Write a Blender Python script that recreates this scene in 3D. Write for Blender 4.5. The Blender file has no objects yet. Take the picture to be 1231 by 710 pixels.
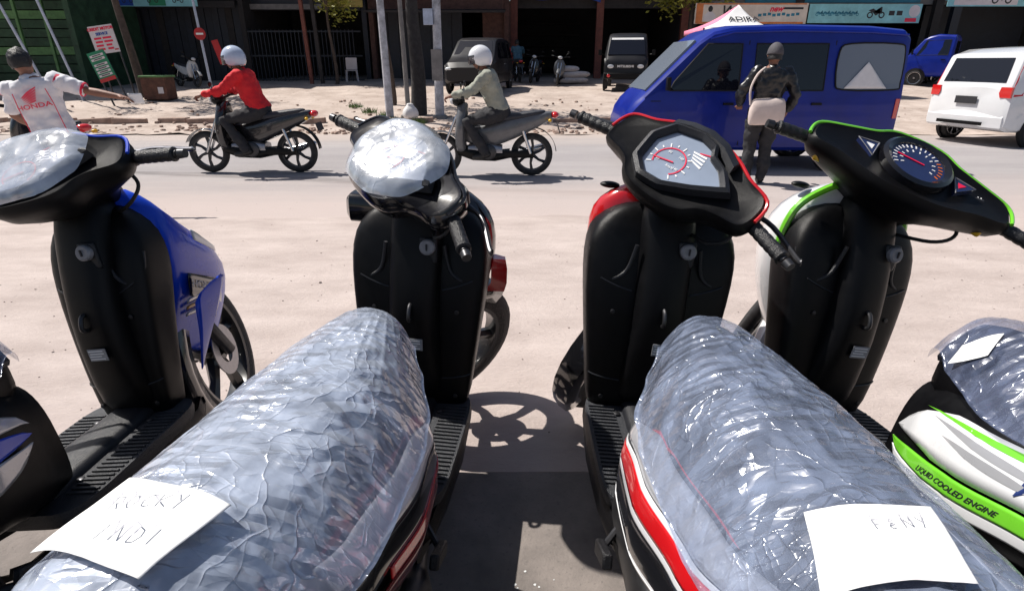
import bpy, math, random
from math import sin, cos, pi, radians as R
from mathutils import Vector as V, Matrix, noise
random.seed(4)
SC = bpy.context.scene
COL = SC.collection

# ------------------------------------------------------------------ camera, sky, sun, exposure
FPX, PITCH, CAMH = 690.0, R(22.1), 1.28
cd = bpy.data.cameras.new('camera'); cam = bpy.data.objects.new('camera', cd); COL.objects.link(cam)
cam.location = (0, 0, CAMH); cam.rotation_euler = (pi/2 - PITCH, 0, 0)
cd.sensor_width = 36; cd.sensor_fit = 'HORIZONTAL'; cd.lens = FPX/1231*36
cd.clip_start = 0.02; cd.clip_end = 2000
SC.camera = cam
SUN_EL, SUN_DIR = R(57), V((-0.90, 0.42, 0)).normalized()
w = bpy.data.worlds.new('World'); SC.world = w; w.use_nodes = True
nt = w.node_tree; nt.nodes.clear()
sky = nt.nodes.new('ShaderNodeTexSky'); sky.sky_type = 'NISHITA'; sky.sun_disc = False
sky.sun_elevation = SUN_EL; sky.sun_rotation = math.atan2(SUN_DIR.x, SUN_DIR.y)
sky.dust_density = 2.0; sky.air_density = 1.0
bg = nt.nodes.new('ShaderNodeBackground'); bg.inputs[1].default_value = 0.066
wo = nt.nodes.new('ShaderNodeOutputWorld')
nt.links.new(sky.outputs[0], bg.inputs[0]); nt.links.new(bg.outputs[0], wo.inputs[0])
sl = bpy.data.lights.new('sun', 'SUN'); sl.energy = 5.0; sl.angle = R(0.6); sl.color = (1.0, 0.95, 0.88)
so = bpy.data.objects.new('sun', sl); COL.objects.link(so)
sv = V((SUN_DIR.x*cos(SUN_EL), SUN_DIR.y*cos(SUN_EL), sin(SUN_EL)))
so.rotation_euler = (-sv).to_track_quat('-Z', 'Y').to_euler(); so.location = (0, 0, 12)
SC.view_settings.view_transform = 'Standard'; SC.view_settings.look = 'None'
SC.view_settings.exposure = 0.31; SC.view_settings.gamma = 1.0; SC.view_settings.use_curve_mapping = False

def at(px, py, Y):
    """point of the place at distance Y seen at photo pixel (px, py); used once to lay the place out in metres"""
    d = V((0, cos(PITCH), -sin(PITCH))) + V((1, 0, 0))*((px-615.5)/FPX) + V((0, sin(PITCH), cos(PITCH)))*((355-py)/FPX)
    return V((0, 0, CAMH)) + d*(Y/d.y)

# ------------------------------------------------------------------ materials
def mat(name, col, rough=.5, metal=0., var=.0, scale=12., bump=0., bscale=60., coat=0., spec=.5, dust=0., detail=4.):
    m = bpy.data.materials.new(name); m.use_nodes = True
    n = m.node_tree; L = n.links; b = n.nodes['Principled BSDF']
    b.inputs['Roughness'].default_value = rough; b.inputs['Metallic'].default_value = metal
    b.inputs['Coat Weight'].default_value = coat; b.inputs['Coat Roughness'].default_value = .05
    b.inputs['Specular IOR Level'].default_value = spec
    c4 = (*col, 1); b.inputs['Base Color'].default_value = c4
    tc = n.nodes.new('ShaderNodeTexCoord')
    if var > 0:
        no = n.nodes.new('ShaderNodeTexNoise'); no.inputs['Scale'].default_value = scale; no.inputs['Detail'].default_value = detail
        no.inputs['Roughness'].default_value = .65
        L.new(tc.outputs['Object'], no.inputs['Vector'])
        r = n.nodes.new('ShaderNodeValToRGB'); r.color_ramp.elements[0].position = .3; r.color_ramp.elements[1].position = .7
        r.color_ramp.elements[0].color = (*[x*(1-var) for x in col], 1)
        r.color_ramp.elements[1].color = (*[min(1, x*(1+var)+dust) for x in col], 1)
        L.new(no.outputs['Fac'], r.inputs['Fac']); L.new(r.outputs['Color'], b.inputs['Base Color'])
        mr = n.nodes.new('ShaderNodeMapRange'); mr.inputs['To Min'].default_value = max(.02, rough-.12); mr.inputs['To Max'].default_value = min(1, rough+.15)
        L.new(no.outputs['Fac'], mr.inputs['Value']); L.new(mr.outputs[0], b.inputs['Roughness'])
    if bump > 0:
        nb = n.nodes.new('ShaderNodeTexNoise'); nb.inputs['Scale'].default_value = bscale; nb.inputs['Detail'].default_value = 6
        L.new(tc.outputs['Object'], nb.inputs['Vector'])
        bu = n.nodes.new('ShaderNodeBump'); bu.inputs['Strength'].default_value = min(1, bump); bu.inputs['Distance'].default_value = .01
        L.new(nb.outputs['Fac'], bu.inputs['Height']); L.new(bu.outputs['Normal'], b.inputs['Normal'])
    return m

def ground_mat(name, c0, c1, c2, s0, s1, bump, bscale, rough=.9, crack=0., stretch=(1, 1, 1), drift=None):
    m = bpy.data.materials.new(name); m.use_nodes = True
    n = m.node_tree; L = n.links; b = n.nodes['Principled BSDF']; b.inputs['Roughness'].default_value = rough
    b.inputs['Specular IOR Level'].default_value = .25
    tc = n.nodes.new('ShaderNodeTexCoord'); mp = n.nodes.new('ShaderNodeMapping'); mp.inputs['Scale'].default_value = stretch
    L.new(tc.outputs['Object'], mp.inputs['Vector'])
    def nz(s, d=6, r=.65):
        t = n.nodes.new('ShaderNodeTexNoise'); t.inputs['Scale'].default_value = s; t.inputs['Detail'].default_value = d; t.inputs['Roughness'].default_value = r
        L.new(mp.outputs[0], t.inputs['Vector']); return t
    a = nz(s0); r = n.nodes.new('ShaderNodeValToRGB')
    r.color_ramp.elements[0].position = .35; r.color_ramp.elements[1].position = .66
    r.color_ramp.elements[0].color = (*c0, 1); r.color_ramp.elements[1].color = (*c1, 1)
    L.new(a.outputs['Fac'], r.inputs['Fac'])
    g = nz(s1, 3, .8); r2 = n.nodes.new('ShaderNodeValToRGB'); r2.color_ramp.elements[0].position = .58; r2.color_ramp.elements[1].position = .72
    r2.color_ramp.elements[0].color = (0, 0, 0, 1); r2.color_ramp.elements[1].color = (1, 1, 1, 1)
    L.new(g.outputs['Fac'], r2.inputs['Fac'])
    mx = n.nodes.new('ShaderNodeMixRGB'); mx.inputs[2].default_value = (*c2, 1)
    L.new(r2.outputs[0], mx.inputs[0]); L.new(r.outputs[0], mx.inputs[1])
    out = mx.outputs[0]
    if crack > 0:
        vo = n.nodes.new('ShaderNodeTexVoronoi'); vo.feature = 'DISTANCE_TO_EDGE'; vo.inputs['Scale'].default_value = crack
        wn = nz(3.0); ad = n.nodes.new('ShaderNodeVectorMath'); ad.operation = 'MULTIPLY_ADD'; ad.inputs[1].default_value = (.5, .5, .5)
        L.new(wn.outputs['Color'], ad.inputs[0]); L.new(mp.outputs[0], ad.inputs[2]); L.new(ad.outputs[0], vo.inputs['Vector'])
        r3 = n.nodes.new('ShaderNodeValToRGB'); r3.color_ramp.elements[0].position = .0; r3.color_ramp.elements[1].position = .012
        r3.color_ramp.elements[0].color = (.45, .45, .45, 1); r3.color_ramp.elements[1].color = (1, 1, 1, 1)
        L.new(vo.outputs[0], r3.inputs[0])
        m2 = n.nodes.new('ShaderNodeMixRGB'); m2.blend_type = 'MULTIPLY'; m2.inputs[0].default_value = .8
        L.new(out, m2.inputs[1]); L.new(r3.outputs[0], m2.inputs[2]); out = m2.outputs[0]
    if drift:                                              # dust blown over the edges of the surface: rows (y0, y1) and its colour
        sp = n.nodes.new('ShaderNodeSeparateXYZ'); L.new(tc.outputs['Object'], sp.inputs[0]); dn = nz(1.1, 5, .7)
        for y0, y1, dc in drift:
            mr = n.nodes.new('ShaderNodeMapRange'); mr.inputs['From Min'].default_value = y0; mr.inputs['From Max'].default_value = y1
            L.new(sp.outputs['Y'], mr.inputs['Value'])
            ma = n.nodes.new('ShaderNodeMath'); ma.operation = 'MULTIPLY_ADD'; ma.inputs[1].default_value = 2.4; ma.inputs[2].default_value = -1.2; L.new(dn.outputs['Fac'], ma.inputs[0])
            sm = n.nodes.new('ShaderNodeMath'); sm.use_clamp = True; L.new(mr.outputs[0], sm.inputs[0])
            m3 = n.nodes.new('ShaderNodeMath'); m3.operation = 'MULTIPLY'; L.new(ma.outputs[0], m3.inputs[0])
            m4 = n.nodes.new('ShaderNodeMath'); m4.operation = 'SUBTRACT'; m4.inputs[0].default_value = 1.0; L.new(mr.outputs[0], m4.inputs[1]); L.new(m4.outputs[0], m3.inputs[1])
            m5 = n.nodes.new('ShaderNodeMath'); m5.operation = 'MULTIPLY'; L.new(m3.outputs[0], m5.inputs[0]); L.new(mr.outputs[0], m5.inputs[1])
            m6 = n.nodes.new('ShaderNodeMath'); m6.operation = 'MULTIPLY'; m6.inputs[1].default_value = 2.5; L.new(m5.outputs[0], m6.inputs[0]); L.new(m6.outputs[0], sm.inputs[1])
            mxd = n.nodes.new('ShaderNodeMixRGB'); mxd.inputs[2].default_value = (*dc, 1); L.new(sm.outputs[0], mxd.inputs[0]); L.new(out, mxd.inputs[1]); out = mxd.outputs[0]
    L.new(out, b.inputs['Base Color'])
    h = nz(bscale, 8, .7); bu = n.nodes.new('ShaderNodeBump'); bu.inputs['Strength'].default_value = bump; bu.inputs['Distance'].default_value = .02
    L.new(h.outputs['Fac'], bu.inputs['Height']); L.new(bu.outputs[0], b.inputs['Normal'])
    return m

def film_mat(name, tint, clear, rough, cscale, bump, gloss=.4):
    """thin crumpled polythene: partly clear, partly glossy, partly milky with sky glare put into the tint, with long sharp creases"""
    m = bpy.data.materials.new(name); m.use_nodes = True
    n = m.node_tree; L = n.links; b = n.nodes['Principled BSDF']; o = n.nodes['Material Output']
    b.inputs['Base Color'].default_value = (*tint, 1); b.inputs['Roughness'].default_value = rough
    b.inputs['Specular IOR Level'].default_value = .9
    b.inputs['Coat Weight'].default_value = 1; b.inputs['Coat Roughness'].default_value = .10
    tc = n.nodes.new('ShaderNodeTexCoord')
    wn = n.nodes.new('ShaderNodeTexNoise'); wn.inputs['Scale'].default_value = 6; wn.inputs['Detail'].default_value = 2
    L.new(tc.outputs['Object'], wn.inputs['Vector'])
    ad = n.nodes.new('ShaderNodeVectorMath'); ad.operation = 'MULTIPLY_ADD'; ad.inputs[1].default_value = (.10, .10, .10)
    L.new(wn.outputs['Color'], ad.inputs[0]); L.new(tc.outputs['Object'], ad.inputs[2])
    prev = None; rr = random.Random('clear_polythene')
    for i in range(11):                                    # facets between straight sharp folds, and thin raised creases, each in its own patches
        thin = i >= 5
        an = rr.uniform(0, pi); fq = cscale*(rr.uniform(.5, 1.5) if not thin else rr.uniform(.8, 2.2)); sl = rr.uniform(.7, 1.3)
        dt = n.nodes.new('ShaderNodeVectorMath'); dt.operation = 'DOT_PRODUCT'; dt.inputs[1].default_value = (cos(an)*fq, sin(an)*fq, rr.uniform(-.5, .5)*fq)
        L.new(tc.outputs['Object'], dt.inputs[0])
        def pn(sc0, k, det):
            t = n.nodes.new('ShaderNodeTexNoise'); t.inputs['Scale'].default_value = sc0; t.inputs['Detail'].default_value = det
            mp = n.nodes.new('ShaderNodeMapping'); mp.inputs['Location'].default_value = (i*3.7*k, i*1.3-k, i*5.1*k); L.new(tc.outputs['Object'], mp.inputs['Vector']); L.new(mp.outputs[0], t.inputs['Vector']); return t
        wz = pn(rr.uniform(7, 16), 1, 2)
        sc_ = n.nodes.new('ShaderNodeMath'); sc_.operation = 'MULTIPLY_ADD'; sc_.inputs[1].default_value = 1.5 if not thin else 2.2; L.new(wz.outputs['Fac'], sc_.inputs[0]); L.new(dt.outputs['Value'], sc_.inputs[2])
        pg = n.nodes.new('ShaderNodeMath'); pg.operation = 'PINGPONG'; pg.inputs[1].default_value = .5; L.new(sc_.outputs[0], pg.inputs[0])
        hgt = pg.outputs[0]; amp = sl*bump/fq
        if thin:
            iv = n.nodes.new('ShaderNodeMath'); iv.operation = 'MULTIPLY'; iv.inputs[1].default_value = 2; L.new(hgt, iv.inputs[0])
            pw = n.nodes.new('ShaderNodeMath'); pw.operation = 'POWER'; pw.inputs[1].default_value = 9; L.new(iv.outputs[0], pw.inputs[0]); hgt = pw.outputs[0]; amp = sl*bump/fq*.20
        mk = pn(rr.uniform(6, 12), -1, 1.5)
        mr0 = n.nodes.new('ShaderNodeMapRange'); mr0.inputs['From Min'].default_value = .48; mr0.inputs['From Max'].default_value = .58; mr0.inputs['To Max'].default_value = amp; mr0.inputs['To Min'].default_value = amp*(.25 if not thin else .0)
        L.new(mk.outputs['Fac'], mr0.inputs['Value'])
        mu = n.nodes.new('ShaderNodeMath'); mu.operation = 'MULTIPLY'; L.new(hgt, mu.inputs[0]); L.new(mr0.outputs[0], mu.inputs[1])
        if prev is None: prev = mu.outputs[0]
        else:
            s2 = n.nodes.new('ShaderNodeMath'); L.new(prev, s2.inputs[0]); L.new(mu.outputs[0], s2.inputs[1]); prev = s2.outputs[0]
    bu = n.nodes.new('ShaderNodeBump'); bu.inputs['Strength'].default_value = 1; bu.inputs['Distance'].default_value = 1
    L.new(prev, bu.inputs['Height']); L.new(bu.outputs[0], b.inputs['Normal']); L.new(bu.outputs[0], b.inputs['Coat Normal'])
    tr = n.nodes.new('ShaderNodeBsdfTransparent'); tr.inputs[0].default_value = (.93, .95, 1, 1)
    mx = n.nodes.new('ShaderNodeMixShader')
    cl = n.nodes.new('ShaderNodeTexNoise'); cl.inputs['Scale'].default_value = 14; cl.inputs['Detail'].default_value = 6
    L.new(ad.outputs[0], cl.inputs['Vector'])
    mr = n.nodes.new('ShaderNodeMapRange'); mr.inputs['From Min'].default_value = .3; mr.inputs['From Max'].default_value = .7
    mr.inputs['To Min'].default_value = 1-clear-.2; mr.inputs['To Max'].default_value = 1-clear+.2
    L.new(cl.outputs['Fac'], mr.inputs['Value'])
    gl = n.nodes.new('ShaderNodeBsdfGlossy'); gl.inputs['Roughness'].default_value = rough*.7; gl.inputs['Color'].default_value = (.86, .90, 1, 1)
    L.new(bu.outputs[0], gl.inputs['Normal'])
    mg = n.nodes.new('ShaderNodeMixShader'); mg.inputs[0].default_value = gloss
    L.new(b.outputs[0], mg.inputs[1]); L.new(gl.outputs[0], mg.inputs[2])
    L.new(mr.outputs[0], mx.inputs[0]); L.new(tr.outputs[0], mx.inputs[1]); L.new(mg.outputs[0], mx.inputs[2]); L.new(mx.outputs[0], o.inputs[0])
    return m

def glass_mat(name, tint, clear):
    m = bpy.data.materials.new(name); m.use_nodes = True
    n = m.node_tree; L = n.links; b = n.nodes['Principled BSDF']; o = n.nodes['Material Output']
    b.inputs['Base Color'].default_value = (*tint, 1); b.inputs['Roughness'].default_value = .03; b.inputs['Specular IOR Level'].default_value = .6
    tr = n.nodes.new('ShaderNodeBsdfTransparent'); mx = n.nodes.new('ShaderNodeMixShader'); mx.inputs[0].default_value = 1-clear
    L.new(tr.outputs[0], mx.inputs[1]); L.new(b.outputs[0], mx.inputs[2]); L.new(mx.outputs[0], o.inputs[0])
    return m

M = {}
M['plastic'] = mat('black_plastic', (.0032, .0032, .004), .38, var=.25, scale=30, bump=.15, bscale=900, spec=.22)
M['plastic_gloss'] = mat('gloss_black_plastic', (.006, .006, .008), .16, var=.2, scale=18, coat=.5)
M['grey_plastic'] = mat('charcoal_plastic', (.012, .013, .017), .38, var=.2, scale=25, bump=.3, bscale=700)
M['floor_rubber'] = mat('floor_rubber', (.022, .024, .030), .45, var=.3, scale=15, bump=.5, bscale=300, dust=.008)
M['rubber'] = mat('rubber', (.010, .010, .012), .42, var=.3, scale=40, bump=.4, bscale=300)
M['tyre'] = mat('tyre_rubber', (.018, .018, .019), .75, var=.3, scale=20, bump=.5, bscale=120, dust=.02)
M['seat'] = mat('seat_vinyl', (.018, .020, .030), .5, var=.2, scale=20, bump=.3, bscale=400)
M['blue'] = mat('blue_paint', (.004, .05, .55), .28, var=.10, scale=5, coat=.3, spec=.3)
M['red'] = mat('red_paint', (.55, .008, .012), .22, var=.10, scale=5, coat=1)
M['white'] = mat('white_paint', (.74, .75, .77), .25, var=.04, scale=6, coat=1)
M['silver'] = mat('silver_paint', (.46, .47, .50), .28, metal=.3, var=.05, scale=6, coat=1)
M['green'] = mat('green_paint', (.16, .56, .03), .25, var=.08, scale=6, coat=.8)
M['gloss_black'] = mat('gloss_black_paint', (.010, .010, .012), .10, coat=1, var=.2, scale=8)
M['dark_red'] = mat('dark_red_paint', (.16, .006, .010), .2, coat=1, var=.1, scale=5)
M['orange_trim'] = mat('orange_decal', (.50, .25, .06), .35, var=.1, coat=.5)
M['tarp_blue'] = mat('dark_blue_decal', (.02, .04, .16), .4, var=.1)
M['chrome'] = mat('chrome', (.62, .62, .64), .18, metal=1, var=.08, scale=30)
M['alloy'] = mat('cast_alloy', (.36, .36, .38), .35, metal=.9, var=.12, scale=30, bump=.2)
M['steel'] = mat('dark_steel', (.07, .07, .075), .4, metal=.8, var=.3, scale=30)
M['gauge'] = mat('gauge_face', (.26, .31, .40), .15, var=.12, scale=8, coat=1)  # pale blue base holds the sky's reflection on the gauge
M['gauge_dark'] = mat('gauge_dark_face', (.012, .020, .075), .15, coat=1, var=.1)
M['mark_white'] = mat('white_marking', (.82, .82, .82), .5, var=.03)
M['mark_red'] = mat('red_marking', (.72, .01, .06), .45, var=.04)
M['mark_orange'] = mat('orange_marking', (.75, .16, .02), .45, var=.04)
M['mark_black'] = mat('black_marking', (.02, .02, .025), .6, var=.1)
M['yellow'] = mat('amber_lens', (.75, .42, .01), .25, coat=.6, var=.08)
M['red_lens'] = mat('red_lens', (.60, .01, .012), .12, coat=1, var=.08)
M['clear_lens'] = mat('clear_lens', (.60, .62, .65), .08, coat=1, var=.08, scale=50)
M['wrap_pale'] = film_mat('pale_polythene', (.64, .72, .88), .38, .30, 28, .14, .17)
M['wrap_mid'] = film_mat('clear_polythene', (.36, .43, .60), .56, .26, 28, .16, .22)
M['wrap_dark'] = film_mat('smoky_polythene', (.18, .22, .36), .62, .26, 28, .14, .20)
M['film'] = film_mat('protective_film', (.78, .84, .93), .46, .20, 12, .035, .22)  # whitish tint stands in for sun glare on the dash film
M['paper'] = mat('paper', (.84, .84, .83), .8, var=.02, scale=10, bump=.15, bscale=30)
M['pencil'] = mat('pencil', (.42, .42, .46), .8, var=.1)
M['rim_black'] = mat('black_rim', (.012, .012, .013), .35, var=.2, coat=.4)
M['seam_highlight_grey'] = mat('moulded_edge', (.020, .021, .024), .35, var=.2)  # lighter grey stands in for highlights along the shield's edges
M['sticker'] = mat('sticker', (.30, .31, .33), .4, var=.2, scale=60)
M['lock_grey'] = mat('lock_grey', (.22, .22, .24), .4, var=.2, scale=50)

# ------------------------------------------------------------------ mesh builder
def frame_to(a, b):
    z = (b-a).normalized(); u = V((0, 0, 1)) if abs(z.z) < .95 else V((0, 1, 0))
    x = u.cross(z).normalized(); return x, z.cross(x)
def se(n, rx, ry, p=2.5, ph=0.):
    o = []
    for i in range(n):
        a = 2*pi*i/n + ph; c, s = cos(a), sin(a)
        o.append((rx*math.copysign(abs(c)**(2/p), c), ry*math.copysign(abs(s)**(2/p), s)))
    return o
def catmull(pts, k=4, closed=True):
    o = []; n = len(pts); pts = [V(p) for p in pts]
    rng = range(n) if closed else range(n-1)
    for i in rng:
        g = (lambda j: pts[j % n]) if closed else (lambda j: pts[max(0, min(n-1, j))])
        p0, p1, p2, p3 = g(i-1), g(i), g(i+1), g(i+2)
        for q in range(k):
            t = q/k
            o.append(.5*((2*p1)+(p2-p0)*t+(2*p0-5*p1+4*p2-p3)*t*t+(3*p1-p0-3*p2+p3)*t**3))
    if not closed: o.append(pts[-1])
    return o

class MB:
    def __init__(s): s.v = []; s.f = []
    def add(s, vs, fs):
        k = len(s.v); s.v += [V(p) for p in vs]; s.f += [tuple(i+k for i in f) for f in fs]; return s
    def box(s, c, d, rot=None):
        c = V(c); x, y, z = d[0]/2, d[1]/2, d[2]/2
        vs = [V((a*x, b*y, e*z)) for e in (-1, 1) for a, b in ((-1, -1), (1, -1), (1, 1), (-1, 1))]
        if rot is not None: vs = [rot @ p for p in vs]
        return s.add([c+p for p in vs], [(3, 2, 1, 0), (4, 5, 6, 7), (0, 1, 5, 4), (1, 2, 6, 5), (2, 3, 7, 6), (3, 0, 4, 7)])
    def loft(s, rings, cap0=True, cap1=True, closed=True):
        n = len(rings[0]); vs = [p for r in rings for p in r]; fs = []
        for i in range(len(rings)-1):
            for j in range(n if closed else n-1):
                a = i*n+j; b = i*n+(j+1) % n; fs.append((a, b, b+n, a+n))
        if cap0: fs.append(tuple(range(n))[::-1])
        if cap1: fs.append(tuple((len(rings)-1)*n+j for j in range(n)))
        return s.add(vs, fs)
    def tube(s, path, r, n=8, caps=True):
        path = [V(p) for p in path]; rr = r if isinstance(r, (list, tuple)) else [r]*len(path); rings = []; px = None
        for i, p in enumerate(path):
            a = path[max(0, i-1)]; b = path[min(len(path)-1, i+1)]; x, y = frame_to(a, b)
            if px is not None:
                z = (b-a).normalized(); x = (px - z*px.dot(z)).normalized(); y = z.cross(x)
            px = x
            rings.append([p + x*rr[i]*cos(2*pi*j/n) + y*rr[i]*sin(2*pi*j/n) for j in range(n)])
        return s.loft(rings, caps, caps)
    def blob(s, path, rr, n=14):
        path = [V(p) for p in path]; d0 = (path[0]-path[1]).normalized(); d1 = (path[-1]-path[-2]).normalized()
        P, Q = [], []
        for k in (1., .85, .5): P.append(path[0]+d0*rr[0]*k); Q.append(rr[0]*math.sqrt(max(.0004, 1-k*k)))
        P += path; Q += rr
        for k in (.5, .85, 1.): P.append(path[-1]+d1*rr[-1]*k); Q.append(rr[-1]*math.sqrt(max(.0004, 1-k*k)))
        return s.tube(P, Q, n)
    def ell(s, c, r, rot=None, nu=16, nv=10):
        c = V(c); vs = []; fs = []
        for i in range(nv+1):
            t = pi*(i+.001)/(nv+.002)
            for j in range(nu):
                p = V((r[0]*sin(t)*cos(2*pi*j/nu), r[1]*sin(t)*sin(2*pi*j/nu), r[2]*cos(t)))
                vs.append(c + (rot @ p if rot is not None else p))
        for i in range(nv):
            for j in range(nu):
                a = i*nu+j; b = i*nu+(j+1) % nu; fs.append((a, a+nu, b+nu, b))
        fs.append(tuple(range(nu))); fs.append(tuple(nv*nu+j for j in range(nu))[::-1])
        return s.add(vs, fs)
    def lathe(s, prof, mtx, n=24, closed=False):
        rings = [[mtx @ V((r*cos(2*pi*j/n), r*sin(2*pi*j/n), h)) for j in range(n)] for r, h in prof]
        if closed: rings.append(rings[0])
        return s.loft(rings, not closed, not closed)
    def prism(s, out, h, mtx=Matrix()):
        n = len(out); o = [V((p[0], p[1], 0)) for p in out]
        vs = [mtx @ p for p in o] + [mtx @ (p+V((0, 0, h))) for p in o]
        fs = [tuple(range(n))[::-1], tuple(range(n, 2*n))] + [(i, (i+1) % n, n+(i+1) % n, n+i) for i in range(n)]
        return s.add(vs, fs)
    def sheet(s, fn, nu, nv):
        vs = [fn(i/nu, j/nv) for j in range(nv+1) for i in range(nu+1)]
        fs = [(j*(nu+1)+i, j*(nu+1)+i+1, (j+1)*(nu+1)+i+1, (j+1)*(nu+1)+i) for j in range(nv) for i in range(nu)]
        return s.add(vs, fs)
    def build(s, name, m, parent=None, mtx=None, smooth=True, ang=38, bevel=0., sub=0, solid=0., fix=True):
        me = bpy.data.meshes.new(name); me.from_pydata([tuple(p) for p in s.v], [], s.f)
        if fix:
            import bmesh
            bm = bmesh.new(); bm.from_mesh(me); bmesh.ops.recalc_face_normals(bm, faces=bm.faces); bm.to_mesh(me); bm.free()
        me.materials.append(M[m] if isinstance(m, str) else m)
        if smooth:
            me.polygons.foreach_set('use_smooth', [True]*len(me.polygons)); me.set_sharp_from_angle(angle=R(ang))
        o = bpy.data.objects.new(name, me); COL.objects.link(o)
        if parent is not None: o.parent = parent
        if mtx is not None: o.matrix_basis = mtx
        if solid: md = o.modifiers.new('solid', 'SOLIDIFY'); md.thickness = solid; md.offset = 0
        if bevel: md = o.modifiers.new('bevel', 'BEVEL'); md.width = bevel; md.segments = 2; md.limit_method = 'ANGLE'; md.angle_limit = R(40)
        if sub: md = o.modifiers.new('sub', 'SUBSURF'); md.levels = sub; md.render_levels = sub
        return o

def tag(o, label=None, cat=None, group=None, kind=None):
    if label: o['label'] = label
    if cat: o['category'] = cat
    if group: o['group'] = group
    if kind: o['kind'] = kind
    return o
def thing(name, label, cat, loc=(0, 0, 0), rot=(0, 0, 0), group=None):
    o = bpy.data.objects.new(name, None); COL.objects.link(o); o.location = loc; o.rotation_euler = rot; o.empty_display_size = .2
    return tag(o, label, cat, group)
def part(name, m, parent, fn, **k):
    b = MB(); fn(b); return b.build(name, m, parent, **k)
def copy_tree(o, parent=None):
    c = o.copy(); COL.objects.link(c); c.parent = parent
    for ch in list(o.children): copy_tree(ch, c)
    return c
def boxpart(name, m, parent, c, d, bevel=0., rot=None):
    return part(name, m, parent, lambda b: b.box(c, d, rot), bevel=bevel, smooth=False)

def text(s, size, m, parent, mtx, name='lettering', shear=0., thick=.0008, sx=1., bold=0., remap=None):
    cu = bpy.data.curves.new(name, 'FONT'); cu.body = s; cu.size = size; cu.align_x = 'CENTER'; cu.align_y = 'CENTER'
    cu.shear = shear; cu.extrude = thick/2; cu.offset = bold; cu.resolution_u = 3
    t = bpy.data.objects.new('tmp', cu); COL.objects.link(t)
    me = bpy.data.meshes.new_from_object(t); me.name = name
    bpy.data.objects.remove(t); bpy.data.curves.remove(cu)
    for v in me.vertices:
        p = V((v.co.x*sx, v.co.y, v.co.z)); p = mtx @ p
        v.co = remap(p) if remap else p
    me.materials.clear(); me.materials.append(M[m])
    o = bpy.data.objects.new(name, me); COL.objects.link(o); o.parent = parent; return o

STROKES = {
 'R': [[(0, 0), (0, 1), (.5, 1), (.6, .75), (.45, .5), (0, .5)], [(.3, .5), (.65, 0)]], 'O': [[(.3, 0), (0, .4), (.1, .9), (.4, 1), (.65, .6), (.5, .1), (.3, 0)]],
 'C': [[(.6, .9), (.3, 1), (0, .6), (.1, .1), (.4, 0), (.6, .15)]], 'K': [[(0, 0), (0, 1)], [(.6, 1), (0, .45), (.6, 0)]],
 'Y': [[(0, 1), (.3, .5)], [(.6, 1), (.15, -.1)]], 'I': [[(.2, 0), (.25, 1)]], 'N': [[(0, 0), (.05, 1), (.55, 0), (.6, 1)]],
 'D': [[(0, 0), (.05, 1), (.5, .8), (.6, .4), (.4, .05), (0, 0)]], 'F': [[(0, 0), (0, 1), (.6, 1)], [(0, .5), (.45, .55)]],
 'E': [[(.4, .1), (.1, 0), (0, .3), (.25, .6), (.4, .4), (.05, .3)]], 'L': [[(.1, 1), (.1, .05), (.3, 0)]], 'S': [[(.55, .9), (.2, 1), (.05, .75), (.5, .35), (.4, .02), (0, .1)]]}
def handwriting(mb, word, h, org, ux, uy, fn, wd=.0016):
    x = 0.
    for ch in word:
        for st in STROKES.get(ch, []):
            P = [fn(org[0]+(ux[0]*(x+a[0]*.8)+uy[0]*a[1])*h, org[1]+(ux[1]*(x+a[0]*.8)+uy[1]*a[1])*h) for a in st]
            for a, b in zip(P[:-1], P[1:]):
                d = (b-a); n = V((-d.y, d.x, 0)); n = n.normalized()*wd/2 if n.length > 1e-9 else V((wd/2, 0, 0))
                mb.add([a-n, b-n, b+n, a+n], [(0, 1, 2, 3)])
        x += .85
# ------------------------------------------------------------------ scooters: local +Y forward, +X right
def tab(t, y):
    """interpolate rows (key, a, b, ...) by key, keys falling"""
    if y >= t[0][0]: return t[0][1:]
    for p, q in zip(t[:-1], t[1:]):
        if y >= q[0]:
            k = (p[0]-y)/(p[0]-q[0]); k = k*k*(3-2*k)*.5 + k*.5
            return tuple(a+(b-a)*k for a, b in zip(p[1:], q[1:]))
    return t[-1][1:]
BODY = [(.06, .085, .27, .58), (-.04, .14, .29, .63), (-.18, .190, .33, .650), (-.35, .205, .38, .67), (-.55, .19, .46, .70), (-.72, .14, .54, .74), (-.88, .05, .64, .77)]
def cow(y, a, off, side):
    hw, zl, zh = tab(BODY, y); zc = (zl+zh)/2; hh = (zh-zl)/2
    return V((side*((hw)*max(0.02, cos(a))**.55+off*cos(a)), y, zc + hh*math.copysign(abs(sin(a))**.8, a) + off*sin(a)))
WRAPW = [(.078, .062), (.066, .080), (.02, .104), (-.06, .142), (-.18, .185), (-.30, .202), (-.55, .20), (-.75, .17), (-.88, .12)]
WRAPZ = [(.075, .66, .03), (.06, .725, .06), (.03, .762, .09), (-.02, .775, .13), (-.20, .785, .165), (-.45, .80, .165), (-.75, .825, .15), (-.88, .80, .12)]
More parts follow.
